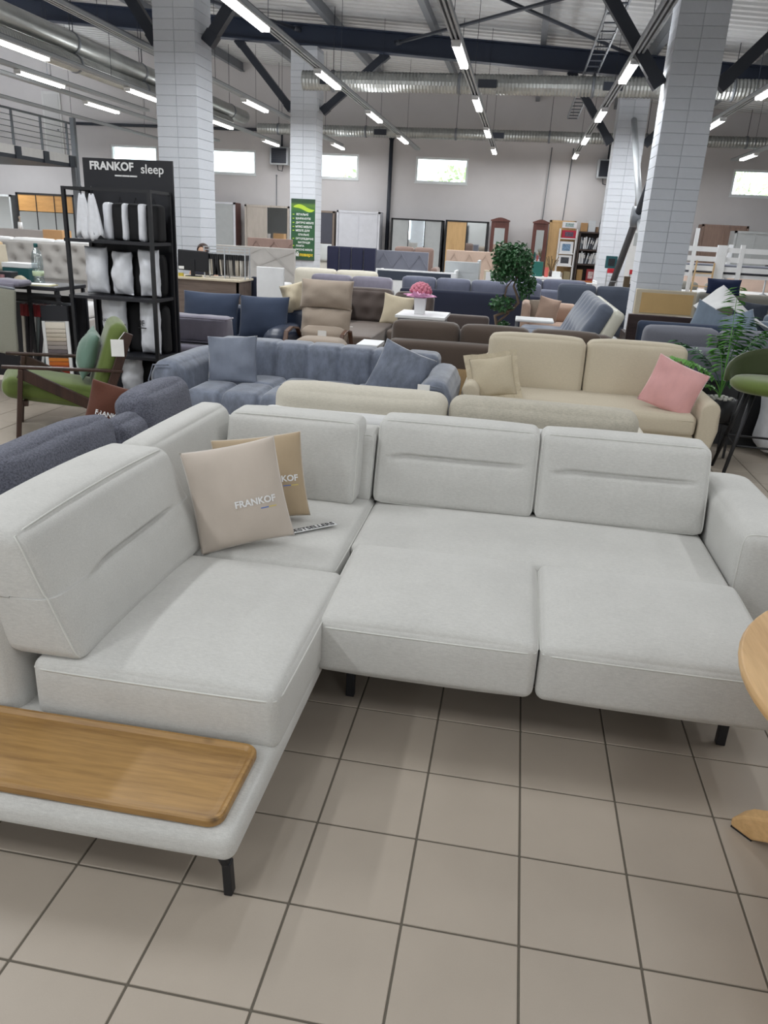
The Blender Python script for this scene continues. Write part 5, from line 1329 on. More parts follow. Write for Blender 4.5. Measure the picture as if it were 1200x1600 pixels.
# ------------------------------------------------------------------ wardrobes and cabinets along the back wall
M['oakW'] = wood('oak_door', rgb(206, 170, 120), rgb(180, 142, 96), 2, 0.5, 0.5); M['ash'] = wood('ash_door', rgb(184, 176, 168), rgb(160, 150, 140), 2, 0.5, 0.5)
M['grey_door'] = plain('grey_door', rgb(178, 182, 184), 0.4); M['white_door'] = plain('white_door', rgb(214, 216, 224), 0.35); M['dk_door'] = plain('graphite_door', rgb(74, 76, 88), 0.4)
M['mahog'] = wood('mahogany', rgb(96, 52, 44), rgb(66, 32, 28), 2, 0.4, 0.6); M['walnutW'] = wood('grey_walnut_door', rgb(142, 118, 106), rgb(104, 84, 76), 2, 0.5, 0.5); M['orange_w'] = wood('honey_oak', rgb(206, 156, 94), rgb(176, 124, 66), 0, 0.5, 0.5)
M['taupe_side'] = plain('taupe_side', rgb(132, 118, 108), 0.5)
def wardrobe(label, x0, x1, zt, y0, y1, frame, doors, z0=0.04, fw=0.05, side=None, split=None):
    x0, x1, y0, zt = K*x0, K*x1, K*y0, kz(zt); y1 = min(27.45, y0+0.6); fw *= K; split = kz(split) if split else None
    t = thing('wardrobe', label, 'wardrobe', ((x0+x1)/2, (y0+y1)/2, 0))
    MB().box(x0+0.005, x1-0.005, y0+0.03, y1, z0, zt-0.005).build('carcass', M[side or frame], t, world=True)
    for a, b in ((x0, x0+fw), (x1-fw, x1)): MB().box(a, b, y0-0.01, y0+0.05, 0, zt).build('upright', M[frame], t, world=True)
    MB().box(x0, x1, y0-0.01, y0+0.05, zt-fw, zt).build('top_board', M[frame], t, world=True); MB().box(x0, x1, y0-0.01, y0+0.05, 0, 0.08).build('plinth', M[frame], t, world=True)
    n = len(doors); w = (x1-x0-2*fw)/n
    for k, d in enumerate(doors):
        a = x0+fw+w*k
        if isinstance(d, tuple):
            o = MB().box(a+0.012, a+w-0.012, y0+0.004, y0+0.02, 0.09, split).build('door', M[d[1]], t, world=True)
            MB().box(a+0.012, a+w-0.012, y0+0.004, y0+0.02, split+0.02, zt-fw).build('door', M[d[0]], t, world=True)
        else:
            MB().box(a+0.012, a+w-0.012, y0+0.004, y0+0.02, 0.09, zt-fw).build('door', M[d], t, world=True)
        if k: MB().box(a-0.012, a+0.012, y0-0.008, y0+0.02, 0.08, zt-fw).build('door_profile', M[frame], t, world=True)
    return t
wardrobe('white wardrobe with a mirrored front behind the left column', -8.8, -7.68, 2.16, 20.9, 21.4, 'white_door', ['mirror', 'grey_door'], side='mahog')
wardrobe('ash wardrobe with one mirror door left of the green banner', -7.41, -6.18, 2.13, 20.9, 21.4, 'ash', ['ash', 'mirror'])
wardrobe('graphite cabinet with taupe side right of the green banner', -5.45, -4.95, 2.07, 20.9, 21.4, 'taupe_side', [('dk_door', 'mirror')], split=1.25)
wardrobe('white two door sliding wardrobe beside the dark wall pipe', -4.87, -3.72, 2.10, 20.8, 21.4, 'white_door', ['white_door', 'white_door'])
wardrobe('black framed wardrobe with two grey doors and a middle mirror', -3.43, -2.08, 1.98, 20.85, 21.4, 'black', ['grey_door', 'mirror', 'grey_door'], fw=0.04)
wardrobe('black framed wardrobe with one oak door and one mirror', -2.02, -0.92, 2.0, 20.85, 21.4, 'black', ['oakW', 'mirror'], fw=0.04)
def mirror_cab(label, x0, x1, y0, zt):
    x0, x1, y0, zt = K*x0, K*x1, K*y0, kz(zt)
    t = thing('mirror_cabinet', label, 'cabinet', ((x0+x1)/2, y0+0.2, 0)); w = x1-x0
    MB().box(x0, x1, y0+0.02, y0+0.4, 0, zt-0.08).build('carcass', M['mahog'], t, world=True)
    poly = [(x0-0.03, zt-0.10), (x0-0.03, zt-0.06)] + [(x0+w*k/8, zt-0.06+0.08*math.sin(PI*k/8)) for k in range(1, 8)] + [(x1+0.03, zt-0.06), (x1+0.03, zt-0.10)]
    MB().prism(poly, y0-0.03, y0+0.1, 'y').build('arched_cornice', M['mahog'], t, world=True)
    MB().box(x0+0.115, x1-0.115, y0+0.005, y0+0.025, 0.5, zt-0.3).build('mirror', M['mirror'], t, world=True)
    for a, b in ((x0, x0+0.11), (x1-0.11, x1)): MB().box(a, b, y0-0.005, y0+0.03, 0.05, zt-0.1).build('stile', M['mahog'], t, world=True)
mirror_cab('narrow mahogany mirror cabinet with arched top, left of two', -0.85, -0.41, 20.8, 2.10)
mirror_cab('narrow mahogany mirror cabinet with arched top, right of two', 0.20, 0.57, 20.8, 2.10)
wardrobe('plain oak wardrobe left of the white open shelf', 0.60, 1.25, 2.12, 20.9, 21.4, 'oakW', ['oakW', 'oakW'])
# white open shelf with boxes
t = thing('open_shelf', 'narrow white open shelf stacked with boxed goods', 'shelf', (K*1.07, K*20.55, 0))
for x in (0.86, 1.26): kbox(x-0.015, x+0.015, 20.4, 20.75, 0, 1.93).build('side', M['white'], t, world=True)
for z in (0.08, 0.72, 1.06, 1.35, 1.70): kbox(0.86, 1.26, 20.4, 20.75, z-0.012, z+0.012).build('shelf', M['white'], t, world=True)
def box_on(label, x, y, z, w, d, h, col, face=None, name='carton', cat='box', tilt=0):
    if y > 20:
        x, y, z, w, d, h = K*x, K*y, kz(z), K*w, K*d, (kz(h) if z == 0 else K*h)
    b = thing(name, label, cat, (x, y, z), tilt)
    MB().cbox(-w/2, w/2, -d/2, d/2, 0, h, 0.006).build('box', plain(name+'_card', rgb(*col), 0.7), b)
    if face: MB().box(-w*0.3, w*0.3, -d/2-0.003, -d/2, h*0.2, h*0.8).build('printed_face', plain('print', rgb(*face), 0.6, var=0.5, scale=25), b)
    MB().box(-w/2, w/2, -0.015, 0.015, h, h+0.002).build('tape', plain('tape', shade(rgb(*col), 0.85), 0.5), b)
    return b
box_on('white carton with a dark picture on the white open shelf, third level', 1.05, 20.55, 1.073, 0.33, 0.26, 0.24, (222, 222, 224), (60, 62, 70))
box_on('white carton with a blue picture on the white open shelf, second level', 1.05, 20.55, 1.363, 0.33, 0.26, 0.27, (222, 224, 228), (110, 140, 170))
box_on('crimson carton on the white open shelf, upper level', 1.08, 20.55, 1.713, 0.34, 0.28, 0.0+0.18, (170, 34, 60), (90, 70, 90))
box_on('white flat carton on top of the white open shelf', 1.07, 20.6, 1.945, 0.34, 0.28, 0.14, (226, 226, 230), (150, 170, 170))
box_on('tan carton low on the white open shelf', 1.15, 20.55, 0.733, 0.16, 0.2, 0.2, (140, 128, 100)); box_on('pale stack of books low on the white open shelf', 0.96, 20.55, 0.733, 0.16, 0.2, 0.16, (176, 170, 164))
# dark bookcase
t = thing('bookcase', 'dark brown bookcase filled with leaning white folders', 'bookcase', (K*1.66, K*20.5, 0))
M['dk_oak'] = wood('dark_oak_shelf', rgb(62, 48, 44), rgb(42, 30, 28), 0, 0.5)
for x in (1.34, 2.0): kbox(x-0.015, x+0.015, 20.35, 20.75, 0, 1.88).build('side', M['dk_oak'], t, world=True)
for z in (0.08, 0.72, 1.12, 1.46, 1.865): kbox(1.34, 2.0, 20.35, 20.75, z-0.015, z+0.015).build('shelf', M['dk_oak'], t, world=True)
kbox(1.34, 2.0, 20.74, 20.76, 0, 1.88).build('back_board', M['dk_oak'], t, world=True)
rnd = random.Random(21)
words = ['first', 'second', 'third', 'fourth', 'fifth', 'sixth', 'seventh', 'eighth', 'ninth', 'tenth', 'eleventh', 'twelfth']
for row, z in (('upper', 1.478), ('lower', 1.138)):
    x = 1.38
    for k in range(12):
        w = rnd.uniform(0.022, 0.04); h = rnd.uniform(0.24, 0.30); lean_ = 0 if k < 4 else math.radians(rnd.uniform(8, 16)); c = rnd.choice([(214, 216, 220), (196, 200, 206), (150, 156, 164), (70, 74, 84), (226, 226, 228)])
        b = thing('folder', '%s folder from the left on the %s row of the bookcase' % (words[k], row), 'folder', k3((x, 20.5, z)), rot=(0, lean_, 0), group='folders in the bookcase')
        w, h = w*K, h*K
        MB().box(0, w, -0.1, 0.12, 0.004 if not lean_ else 0.012, h).build('cover', plain('folder_%s%d' % (row, k), rgb(*c), 0.6), b); MB().box(w*0.2, w*0.8, -0.103, -0.1, h*0.5, h*0.8).build('spine_label', M['paper'], b)
        w /= K; x += w + (0.008 if k < 4 else 0.016)
box_on('orange wooden crate at the foot of the dark bookcase', 1.62, 20.1, 0.0, 0.34, 0.3, 0.75, (172, 96, 48)); box_on('red boxed goods on the lowest bookcase shelf', 1.72, 20.55, 0.737, 0.2, 0.2, 0.28, (150, 50, 56), (200, 180, 180)); box_on('tan parcel standing on the lowest bookcase shelf', 1.45, 20.55, 0.737, 0.14, 0.2, 0.26, (160, 128, 84)); box_on('dark parcel on the lowest bookcase shelf', 1.89, 20.55, 0.737, 0.14, 0.2, 0.22, (60, 56, 66))
box_on('kraft brown carton on top of the dark bookcase', 1.42, 20.55, 1.882, 0.16, 0.24, 0.2, (166, 130, 90)); box_on('grey white carton on top of the dark bookcase', 1.60, 20.55, 1.882, 0.17, 0.24, 0.26, (196, 200, 204)); box_on('small brown carton on the bookcase top', 1.74, 20.6, 1.882, 0.06, 0.2, 0.12, (140, 112, 88))
t = thing('wire_frame', 'small white framed board on top of the bookcase, right end', 'frame', k3((1.90, 20.55, 1.882))); t.scale = (K, K, K); MB().box(-0.10, 0.12, 0, 0.015, 0, 0.19).build('board', M['white'], t)
for a, b in (((-0.12, 0), (-0.10, 0.23)), ((0.12, 0), (0.14, 0.23)), ((-0.12, 0.22), (0.14, 0.23))): MB().box(a[0], b[0], -0.01, 0.02, a[1], b[1]).build('frame_bar', M['grey_steel'], t)
# dried grass, teal folder board and small goods near the oak wardrobe
t = thing('dried_grass', 'dried grass in a vase before the oak wardrobe', 'plant', (0.74, 20.2, 0.80)); rnd = random.Random(3); m = MB()
for k in range(16):
    a = rnd.uniform(0, 2*PI); l = rnd.uniform(0.3, 0.5); m.tube([(0, 0, 0.1), (0.06*math.cos(a), 0.06*math.sin(a), l*0.6), (0.15*math.cos(a), 0.15*math.sin(a), l)], [0.006, 0.008, 0.012], 5)
m.build('stems', plain('dry_grass', rgb(120, 100, 70), 0.9), t); MB().lathe([(0.04, 0), (0.05, 0.08), (0.03, 0.16)], 12).build('vase', M['dk_oak'], t, True)
t = thing('display_table', 'low white display table in front of the mirror cabinets', 'table', (0.75, 19.95, 0)); MB().cbox(-0.55, 0.25, -0.3, 0.3, 0.75, 0.80, 0.006).build('top', M['white'], t)
for x in (-0.5, 0.2):
    for y in (-0.26, 0.26): MB().box(x-0.02, x+0.02, y-0.02, y+0.02, 0, 0.75).build('leg', M['white'], t)
box_on('dark teal upright box on the display table', 0.40, 19.9, 0.80, 0.26, 0.1, 0.34, (22, 92, 84)); box_on('red and white carton on the display table', 0.62, 19.85, 0.80, 0.09, 0.1, 0.22, (190, 90, 84)); box_on('small white carton on the display table', 0.86, 19.85, 0.80, 0.2, 0.14, 0.14, (220, 222, 222))
# goods on the right of the bookcase
t = thing('goods_rack', 'wire goods rack with red header strips behind the dark tube', 'rack', (2.35, 18.6, 0))
for x in (1.92, 2.16, 2.42, 2.78): MB().box(x-0.012, x+0.012, 18.55, 18.58, 0, 1.1).build('upright', M['pale_steel'], t, world=True)
for z in (0.6, 0.72, 0.84, 0.95): MB().box(1.9, 2.8, 18.55, 18.57, z, z+0.015).build('wire', M['pale_steel'], t, world=True)
for a, b in ((1.92, 2.18), (2.40, 2.80)): MB().box(a, b, 18.52, 18.55, 1.02, 1.12).build('header_strip', plain('red_header', rgb(190, 34, 48), 0.5, var=0.4, scale=14), t, world=True)
box_on('teal black power tool case beside the bookcase', 1.98, 18.6, 1.122, 0.24, 0.16, 0.26, (20, 74, 80), (20, 24, 30)); box_on('dark bundle of bags below the goods rack', 2.5, 18.4, 0.0, 0.4, 0.3, 0.82, (36, 34, 48)); box_on('olive roll standing below the goods rack', 2.34, 18.3, 0.0, 0.12, 0.12, 0.98, (74, 62, 44))
t = thing('wall_cabinet', 'white cabinet with grey hatch between the right columns', 'cabinet', (3.27, 25.1, 0)); MB().cbox(-0.38, 0.38, -0.2, 0.2, 0, kz(1.95), 0.01).build('carcass', M['white'], t); MB().box(-0.06, 0.36, -0.21, -0.2, kz(1.62), kz(1.9)).build('door', M['grey_door'], t)
for z in (1.28, 1.46): MB().box(0.13, 0.31, -0.21, -0.2, kz(z), kz(z+0.07)).build('drawer', M['dk_door'], t)
t = thing('fire_extinguisher', 'red fire extinguisher box on the wall beside the dark pipe', 'fire box', (-4.30, 27.46, kz(1.30))); MB().cbox(-0.06, 0.06, -0.04, 0.04, 0, 0.26, 0.01).build('box', plain('signal_red', rgb(170, 26, 34), 0.45), t); MB().box(-0.04, 0.04, -0.045, -0.04, 0.14, 0.2).build('symbol', M['paper'], t)

# right back wall furniture and bunk bed
wardrobe('grey walnut wardrobe on the right back wall', 4.25, 5.33, 2.20, 20.9, 21.4, 'walnutW', ['walnutW', 'walnutW'])
wardrobe('pale grey two door wardrobe in front of the grey walnut one', 4.72, 5.62, 2.06, 19.6, 20.1, 'grey_door', ['grey_door', 'grey_door'])
wardrobe('pale wardrobe at the right edge below the rightmost window', 6.0, 7.0, 1.8, 20.6, 21.2, 'grey_door', ['grey_door', 'white_door'])
t = thing('bunk_bed', 'white house frame bunk bed with guard boards and oak ladder', 'bunk bed', (4.0, 15.0, 0))
for x in (2.80, 3.78, 5.3):
    for y in (14.95, 15.8): MB().box(x-0.035, x+0.035, y-0.035, y+0.035, 0, 1.74 if x != 2.80 else 1.98).build('post', M['white'], t, world=True)
for x in (2.98,): MB().box(x-0.03, x+0.03, 14.92, 14.98, 0.9, 1.98).build('post', M['white'], t, world=True)
for (a, b) in ((2.80, 3.42), (3.52, 5.3)):
    for z in (1.60, 1.44, 1.28): MB().box(a, b, 14.93, 14.965, z, z+0.085).build('guard_board', M['white'], t, world=True)
    for z in (1.60, 1.30): MB().box(a, b, 15.78, 15.81, z, z+0.085).build('guard_board', M['white'], t, world=True)
MB().box(2.80, 5.3, 14.95, 15.8, 1.18, 1.24).build('upper_slat_base', M['white'], t, world=True); MB().box(2.80, 5.3, 14.95, 15.8, 0.3, 0.4).build('lower_base', M['white'], t, world=True)
MB().box(3.36, 3.52, 14.90, 14.97, 0.9, 1.72).build('gate_board', M['white'], t, world=True)
cushion('upper_mattress', M['grey_mid'], t, (2.3, 0.8, 0.14), (0.05, 0.37, 1.32), 0.04, (0, 0, 0.01), (6, 4, 2), dense=3); cushion('lower_mattress', M['white_matt'], t, (2.3, 0.8, 0.16), (0.05, 0.37, 0.48), 0.04, (0, 0, 0.01), (6, 4, 2), dense=3)
lad = MB()
o = MB().bar((3.02, 14.86, 0.55), (3.04, 14.86, 1.45), 0.025).build('ladder_rail', M['oakL'], t, world=True); MB().bar((3.34, 14.86, 0.55), (3.34, 14.86, 1.42), 0.025).build('ladder_rail', M['oakL'], t, world=True)
for z in (0.62, 0.82, 1.02, 1.24): MB().bar((3.02, 14.86, z), (3.34, 14.86, z), 0.018).build('ladder_rung', M['oakL'], t, world=True)
t = thing('bed_display', 'peach toned low bed behind the bunk bed with folded grey cushions', 'bed', (3.6, 17.2, 0)); MB().box(-0.9, 2.0, 0.5, 0.56, 0.3, 1.36).build('headboard', plain('peach_board', rgb(222, 196, 180), 0.6), t)
cushion('mattress', M['white_matt'], t, (2.6, 1.2, 0.2), (0.5, -0.1, 0.75), 0.05, (0, 0, 0.01), (6, 4, 2), dense=3); MB().box(-0.8, 1.8, -0.7, 0.5, 0.0, 0.65).build('base', plain('peach_base', rgb(206, 180, 164), 0.6), t)
for k, x in enumerate((-0.35, 0.4)): cushion('roll_cushion', M['khaki'], t, (0.6, 0.3, 0.16), (x, -0.3, 0.92+0.0*k), 0.07, (0, 0.01, 0.01), (5, 3, 2), dense=3)
t = thing('table_lamp', 'black shaded table lamp at the right edge beyond the bunk bed', 'lamp', (4.65, 16.3, 0.85)); MB().lathe([(0.12, 0.42), (0.05, 0.6)], 16).build('shade', M['black'], t, True); MB().lathe([(0.07, 0), (0.07, 0.02), (0.015, 0.04), (0.015, 0.42)], 12).build('base', M['pale_steel'], t, True)
t = thing('low_shelf', 'pinkish wooden low shelf at the right edge under the table lamp', 'shelf', (4.65, 16.3, 0)); MB().box(-0.5, 0.6, -0.25, 0.25, 0.80, 0.85).build('top', plain('pink_wood', rgb(206, 164, 146), 0.6), t); MB().box(-0.48, 0.58, -0.22, 0.22, 0.0, 0.8).build('carcass', M['white'], t); MB().box(-0.5, 0.6, -0.26, -0.2, 0.62, 0.68).build('lower_board', plain('pink_wood2', rgb(196, 150, 130), 0.6), t)

# ------------------------------------------------------------------ beds with upholstered headboards in the middle distance
M['navy_velvet'] = velvet('royal_navy_velvet', rgb(16, 20, 52), 0.5, 0.12, 4); M['grey_head'] = velvet('grey_head_velour', rgb(112, 114, 126), 0.4, 0.06, 4); M['beige_head'] = velvet('beige_head_velour', rgb(190, 166, 150), 0.4, 0.06, 4); M['pale_head'] = velvet('pale_grey_head_velour', rgb(172, 168, 164), 0.4, 0.06, 4); M['mocha'] = velvet('mocha_velour', rgb(128, 106, 98), 0.4, 0.08, 4)
def bed(label, x0, x1, y, zt, mat, style, n=4, base=True, L=1.4):
    t = thing('bed', label, 'bed', ((x0+x1)/2, y, 0)); w = x1-x0
    MB().cbox(-w/2, w/2, 0, 0.08, 0, zt, 0.015).build('headboard', M[mat], t)
    if style == 'channel':
        for k in range(n):
            a = -w/2+w*k/n; cushion('channel', M[mat], t, (w/n-0.008, 0.08, zt-0.3), (a+w/n/2, -0.02, 0.3+(zt-0.3)/2), 0.03, (0, 0.012, 0), (4, 2, 3), dense=3)
    elif style == 'chevron':
        m = MB()
        for k in range(n):
            a = -w/2+w*k/n; b = a+w/n; s = 1 if k % 2 else -1
            MB().bar((a, -0.012, zt-0.06 if s > 0 else zt-0.34), (b, -0.012, zt-0.34 if s > 0 else zt-0.06), 0.02, 0.014, (0, 1, 0)).build('stitched_ridge', M[mat], t)
    elif style == 'diag':
        for a, b, c_, d_ in ((-0.5, 0.55, 0.1, 0.98), (-0.2, 0.98, 0.3, 0.4), (-0.5, 0.9, -0.15, 0.4), (0.15, 0.98, 0.5, 0.55), (0.0, 0.65, 0.5, 0.95)):
            MB().bar((a*w, -0.012, b*zt), (c_*w, -0.012, d_*zt), 0.012, 0.014, (0, 1, 0)).build('stitched_ridge', M[mat], t)
    elif style == 'button':
        V, F = soft_box((w-0.02, 0.10, 0.48), 0.03, (0, 0.01, 0), (80, 2, 24), fn=None)
        P = np.array(V); d = np.zeros(len(P))
        for i in range(8):
            for j in range(3):
                cx = -w/2+w*(i+0.5+0.5*(j % 2))/8; cz = -0.22+0.44*(j+0.5)/3; d = np.maximum(d, np.exp(-(((P[:, 0]-cx)**2+(P[:, 2]-cz)**2)/0.0022)))
        P[:, 1] += 0.085*d*(P[:, 1] < 0); link_mesh('tufted_pad', mesh_from('tufted_pad', P, F, True), M[mat], t, (0, -0.045, zt-0.25))
    if base:
        MB().cbox(-w/2, w/2, -L, 0, 0.03, 0.32, 0.02).build('base', M[mat], t); cushion('mattress', M['white_matt'], t, (w-0.06, L-0.05, 0.2), (0, -L/2, 0.42), 0.05, (0, 0, 0.01), (5, 6, 2), dense=3)
    return t
bed('royal navy velvet bed with channelled headboard beside the green banner', -4.02, -2.98, 16.4, 1.31, 'navy_velvet', 'channel', 4, True, 1.0)
bed('pale grey bed with a diagonal seamed headboard behind the desk', -6.62, -4.78, 16.6, 1.20, 'pale_head', 'diag', 5, True, 1.0)
bed('mocha bed with diamond headboard behind the pale grey one', -6.75, -5.6, 19.2, 1.34, 'mocha', 'chevron', 5, True, 1.0)
bed('grey bed with chevron stitched headboard in front of the framed wardrobes', -3.12, -1.96, 17.0, 1.27, 'grey_head', 'chevron', 6, True, 0.5)
bed('beige bed with zigzag headboard beside the ficus', -1.64, -0.62, 17.6, 1.34, 'beige_head', 'chevron', 6, True, 0.6)
bed('light grey bed with button tufted headboard at the far left', -7.9, -5.75, 10.4, 1.28, 'pale_head', 'button', 4, True, 1.2)
gsofa('mocha sofa back behind the grey chevron bed', (-2.55, 19.0, 0), 0, 1.25, 0.8, 0.42, 0.8, 0.15, 0.9, M['mocha'], None, 2, 1, 1.32, 0.2, 0.02)
def frame_bed(label, x0, x1, y, zt, d, mat='white', inner='grey_mid'):
    t = thing('low_bed', label, 'bed', ((x0+x1)/2, y, 0)); w = x1-x0
    MB().cbox(-w/2, w/2, 0, 0.05, 0.04, zt, 0.01).build('end_board', M[mat], t); MB().box(-w/2+0.04, w/2-0.1, -0.006, 0.0, zt-0.2, zt-0.03).build('inset_panel', M[inner], t)
    MB().cbox(-w/2, -w/2+0.05, 0.05, d, 0.04, zt-0.02, 0.01).build('side_board', M[mat], t); MB().cbox(w/2-0.05, w/2, 0.05, d, 0.04, zt+0.04, 0.01).build('side_board', M[mat], t); MB().box(-w/2+0.05, w/2-0.05, 0.05, d, 0.2, 0.6).build('mattress', M['white_matt'], t)
frame_bed('white framed bed end with dark grey inset in front of the chevron bed', -2.85, -1.24, 15.7, 0.95, 0.7, 'white', 'grey_dk')
frame_bed('pale grey framed cot end beside the beige zigzag bed', -1.53, -0.83, 16.3, 1.15, 0.6, 'grey_door', 'grey_door')
frame_bed('cream framed low bed end left of the ficus', -0.72, -0.2, 16.2, 1.02, 0.6, 'cream_c', 'white_matt')
frame_bed('white edged low bed end between ficus and bookcase', 0.2, 1.65, 17.6, 0.83, 0.7, 'white', 'grey_dk')
# far left: framed mirror wardrobe and beds
wardrobe('black framed wardrobe with honey oak tops and mirrored lower doors at far left', -13.2, -11.55, 2.12, 19.6, 20.2, 'black', [('orange_w', 'mirror'), ('orange_w', 'mirror'), ('orange_w', 'mirror')], split=1.66, fw=0.05)
wardrobe('mahogany cabinet beside the honey oak wardrobe', -11.5, -11.15, 2.08, 19.6, 20.2, 'mahog', ['mahog'])
wardrobe('grey mirrored wardrobe at the left picture edge', -15.2, -13.35, 2.05, 19.6, 20.2, 'grey_door', ['mirror', 'grey_door', 'mirror'])
gsofa('white leather sofa with low cushions behind the tufted bed', (-9.0, 13.6, 0), 0, 2.9, 0.95, 0.42, 0.9, 0.2, 0.8, M['white_matt'], None, 3, 2, 1.2, 0.22, 0.05)
box_on('honey oak bedside chest beyond the white leather sofa', -11.0, 17.8, 0.0, 0.5, 0.4, 1.28, (190, 148, 104), None, 'chest', 'chest'); box_on('pale long dresser beyond the white leather sofa', -12.0, 18.1, 0.0, 1.2, 0.4, 1.25, (170, 164, 162), None, 'dresser', 'dresser')
t = thing('paper_lamp', 'small white paper lamp on the pale dresser', 'lamp', (-12.05, 17.95, 1.252)); MB().lathe([(0.06, 0), (0.05, 0.16)], 14).build('shade', M['white'], t, True); MB().lathe([(0.03, 0.16), (0.01, 0.22), (0.03, 0.26), (0.01, 0.3)], 10).build('finial', M['beige_f'], t, True)

# ------------------------------------------------------------------ reception desk with monitor, clerk and sample rack
t = thing('desk', 'grey brown wooden reception desk with pale top', 'desk', (-4.48, 11.2, 0)); M['desk_w'] = wood('smoked_oak', rgb(112, 98, 90), rgb(78, 66, 60), 0, 0.5, 0.6)
MB().box(-0.54, 0.49, -0.26, -0.23, 0, 0.86).build('front_panel', M['desk_w'], t); MB().box(0.46, 0.49, -0.26, 0.3, 0, 0.86).build('side_panel', M['desk_w'], t); MB().box(-0.54, -0.51, -0.26, 0.3, 0, 0.86).build('side_panel', M['desk_w'], t)
MB().cbox(-0.57, 0.52, -0.30, 0.33, 0.86, 0.89, 0.006).build('top', M['cream_c'], t)
t = thing('monitor', 'black computer monitor seen from behind on the desk', 'monitor', (-4.73, 11.1, 0.89)); MB().cbox(-0.24, 0.23, -0.02, 0.02, 0.08, 0.365, 0.012).build('screen_case', M['black'], t, rot=(0, math.radians(1.5), 0)); MB().box(-0.03, 0.03, -0.035, -0.015, 0.01, 0.24).build('neck', M['black'], t); MB().cbox(-0.1, 0.1, -0.08, 0.08, 0, 0.015, 0.005).build('foot', M['black'], t); MB().box(-0.22, -0.14, -0.023, -0.02, 0.10, 0.14).build('sticker', M['paper'], t)
t = thing('desk_papers', 'yellowish papers lying on the desk beside the monitor', 'paper', (-4.80, 11.0, 0.891)); MB().box(-0.2, 0.26, -0.07, -0.02, 0, 0.006).build('sheet', plain('note_paper', rgb(214, 204, 160), 0.8), t); MB().box(-0.1, -0.03, -0.06, -0.03, 0.006, 0.05).build('pad', plain('note_yellow', rgb(190, 170, 60), 0.7), t)
t = thing('hanger_rack', 'clear wire rack of dark hanging fabric samples on the desk', 'rack', (-4.25, 11.2, 0.89))
for x in (-0.31, 0.0, 0.31):
    for y in (-0.1, 0.1): MB().box(x-0.007, x+0.007, y-0.007, y+0.007, 0, 0.43).build('upright', M['pale_steel'], t)
for z in (0.345, 0.39, 0.43):
    for y in (-0.1, 0.1): MB().box(-0.32, 0.32, y-0.005, y+0.005, z-0.005, z+0.005).build('wire', M['pale_steel'], t)
rnd = random.Random(9); grp = 'samples on the desk rack'
for k in range(18):
    c, tone = rnd.choice([((60, 58, 60), 'charcoal'), ((150, 146, 140), 'grey'), ((206, 204, 198), 'white'), ((96, 92, 88), 'taupe'), ((44, 44, 48), 'black'), ((176, 168, 156), 'beige')])
    b = thing('sample_card', '%s hanging fabric sample, %s from the left on the desk rack' % (tone, (words+['thirteenth', 'fourteenth', 'fifteenth', 'sixteenth', 'seventeenth', 'eighteenth'])[k]), 'fabric sample', (-4.54+0.0345*k, 11.2, 1.20), rot=(0, math.radians(rnd.uniform(-5, 5)), 0), group=grp)
    MB().box(-0.012, 0.012, -0.07, 0.07, -0.27, -0.045).build('cloth', plain('card_%d' % k, rgb(*c), 0.9), b); MB().box(-0.014, 0.014, -0.075, 0.075, -0.05, 0.022).build('head', M['black'], b)
# the clerk sits on an office chair behind the desk; only the crown of the head shows above the monitor
PX, PY = -4.86, 11.82
t = thing('office_chair', 'dark office chair behind the desk', 'chair', (PX, PY, 0)); cushion('seat', M['grey_dk'], t, (0.44, 0.40, 0.08), (0, 0, 0.50), 0.035, (0, 0, 0.01), (4, 4, 2), dense=3); cushion('backrest', M['grey_dk'], t, (0.40, 0.06, 0.42), (0, 0.22, 0.80), 0.028, (0, 0.01, 0.01), (4, 2, 4), dense=3); MB().lathe([(0.03, 0.06), (0.03, 0.46)], 10).build('column', M['black'], t, True)
for k in range(5):
    a = 2*PI*k/5; MB().bar((0, 0, 0.07), (0.26*math.cos(a), 0.26*math.sin(a), 0.04), 0.04, 0.03).build('base_arm', M['black'], t); MB().lathe([(0.025, 0), (0.025, 0.05)], 8, (0.26*math.cos(a), 0.26*math.sin(a), 0)).build('castor', M['black'], t, True)
def skin_body(name, verts, edges, mat, parent, root=0, sub=2):
    me = bpy.data.meshes.new(name); me.from_pydata([v[:3] for v in verts], edges, []); me.update(); me.materials.append(mat)
    o = bpy.data.objects.new(name, me); C.objects.link(o); o.parent = parent
    o.modifiers.new('skin', 'SKIN')
    if not me.skin_vertices: me.attributes.new('skin', 'FLOAT', 'POINT') if False else None
    for i, v in enumerate(verts): me.skin_vertices[0].data[i].radius = (v[3], v[4] if len(v) > 4 else v[3])
    me.skin_vertices[0].data[root].use_root = True
    s = o.modifiers.new('sub', 'SUBSURF'); s.levels = sub; s.render_levels = sub
    return o
# ------------------------------------------------------------------ clerk at the desk (only the top of the head shows)
M['hair'] = plain('dark_brown_hair', rgb(58, 42, 36), 0.6, var=0.2, scale=40); M['skin'] = plain('skin', rgb(206, 166, 142), 0.55, var=0.04); M['shirt'] = fabric('dark_shirt', rgb(60, 62, 72), 0.06)
t = thing('person', 'person with dark brown hair seated behind the computer monitor', 'person', (PX, PY, 0.075))
vb = [(0, 0.02, 0.50, 0.15, 0.12), (0, 0.03, 0.66, 0.14, 0.10), (0, 0.02, 0.86, 0.17, 0.11), (0, 0.0, 0.95, 0.10, 0.08), (0, -0.02, 1.01, 0.052), (0, -0.03, 1.07, 0.055), (0, -0.035, 1.13, 0.082, 0.095), (0, -0.03, 1.19, 0.078, 0.092), (0, -0.03, 1.23, 0.05, 0.06)]
eb = [(i, i+1) for i in range(8)]
def limb(start, pts):
    prev = start
    for p in pts: vb.append(p); eb.append((prev, len(vb)-1)); prev = len(vb)-1
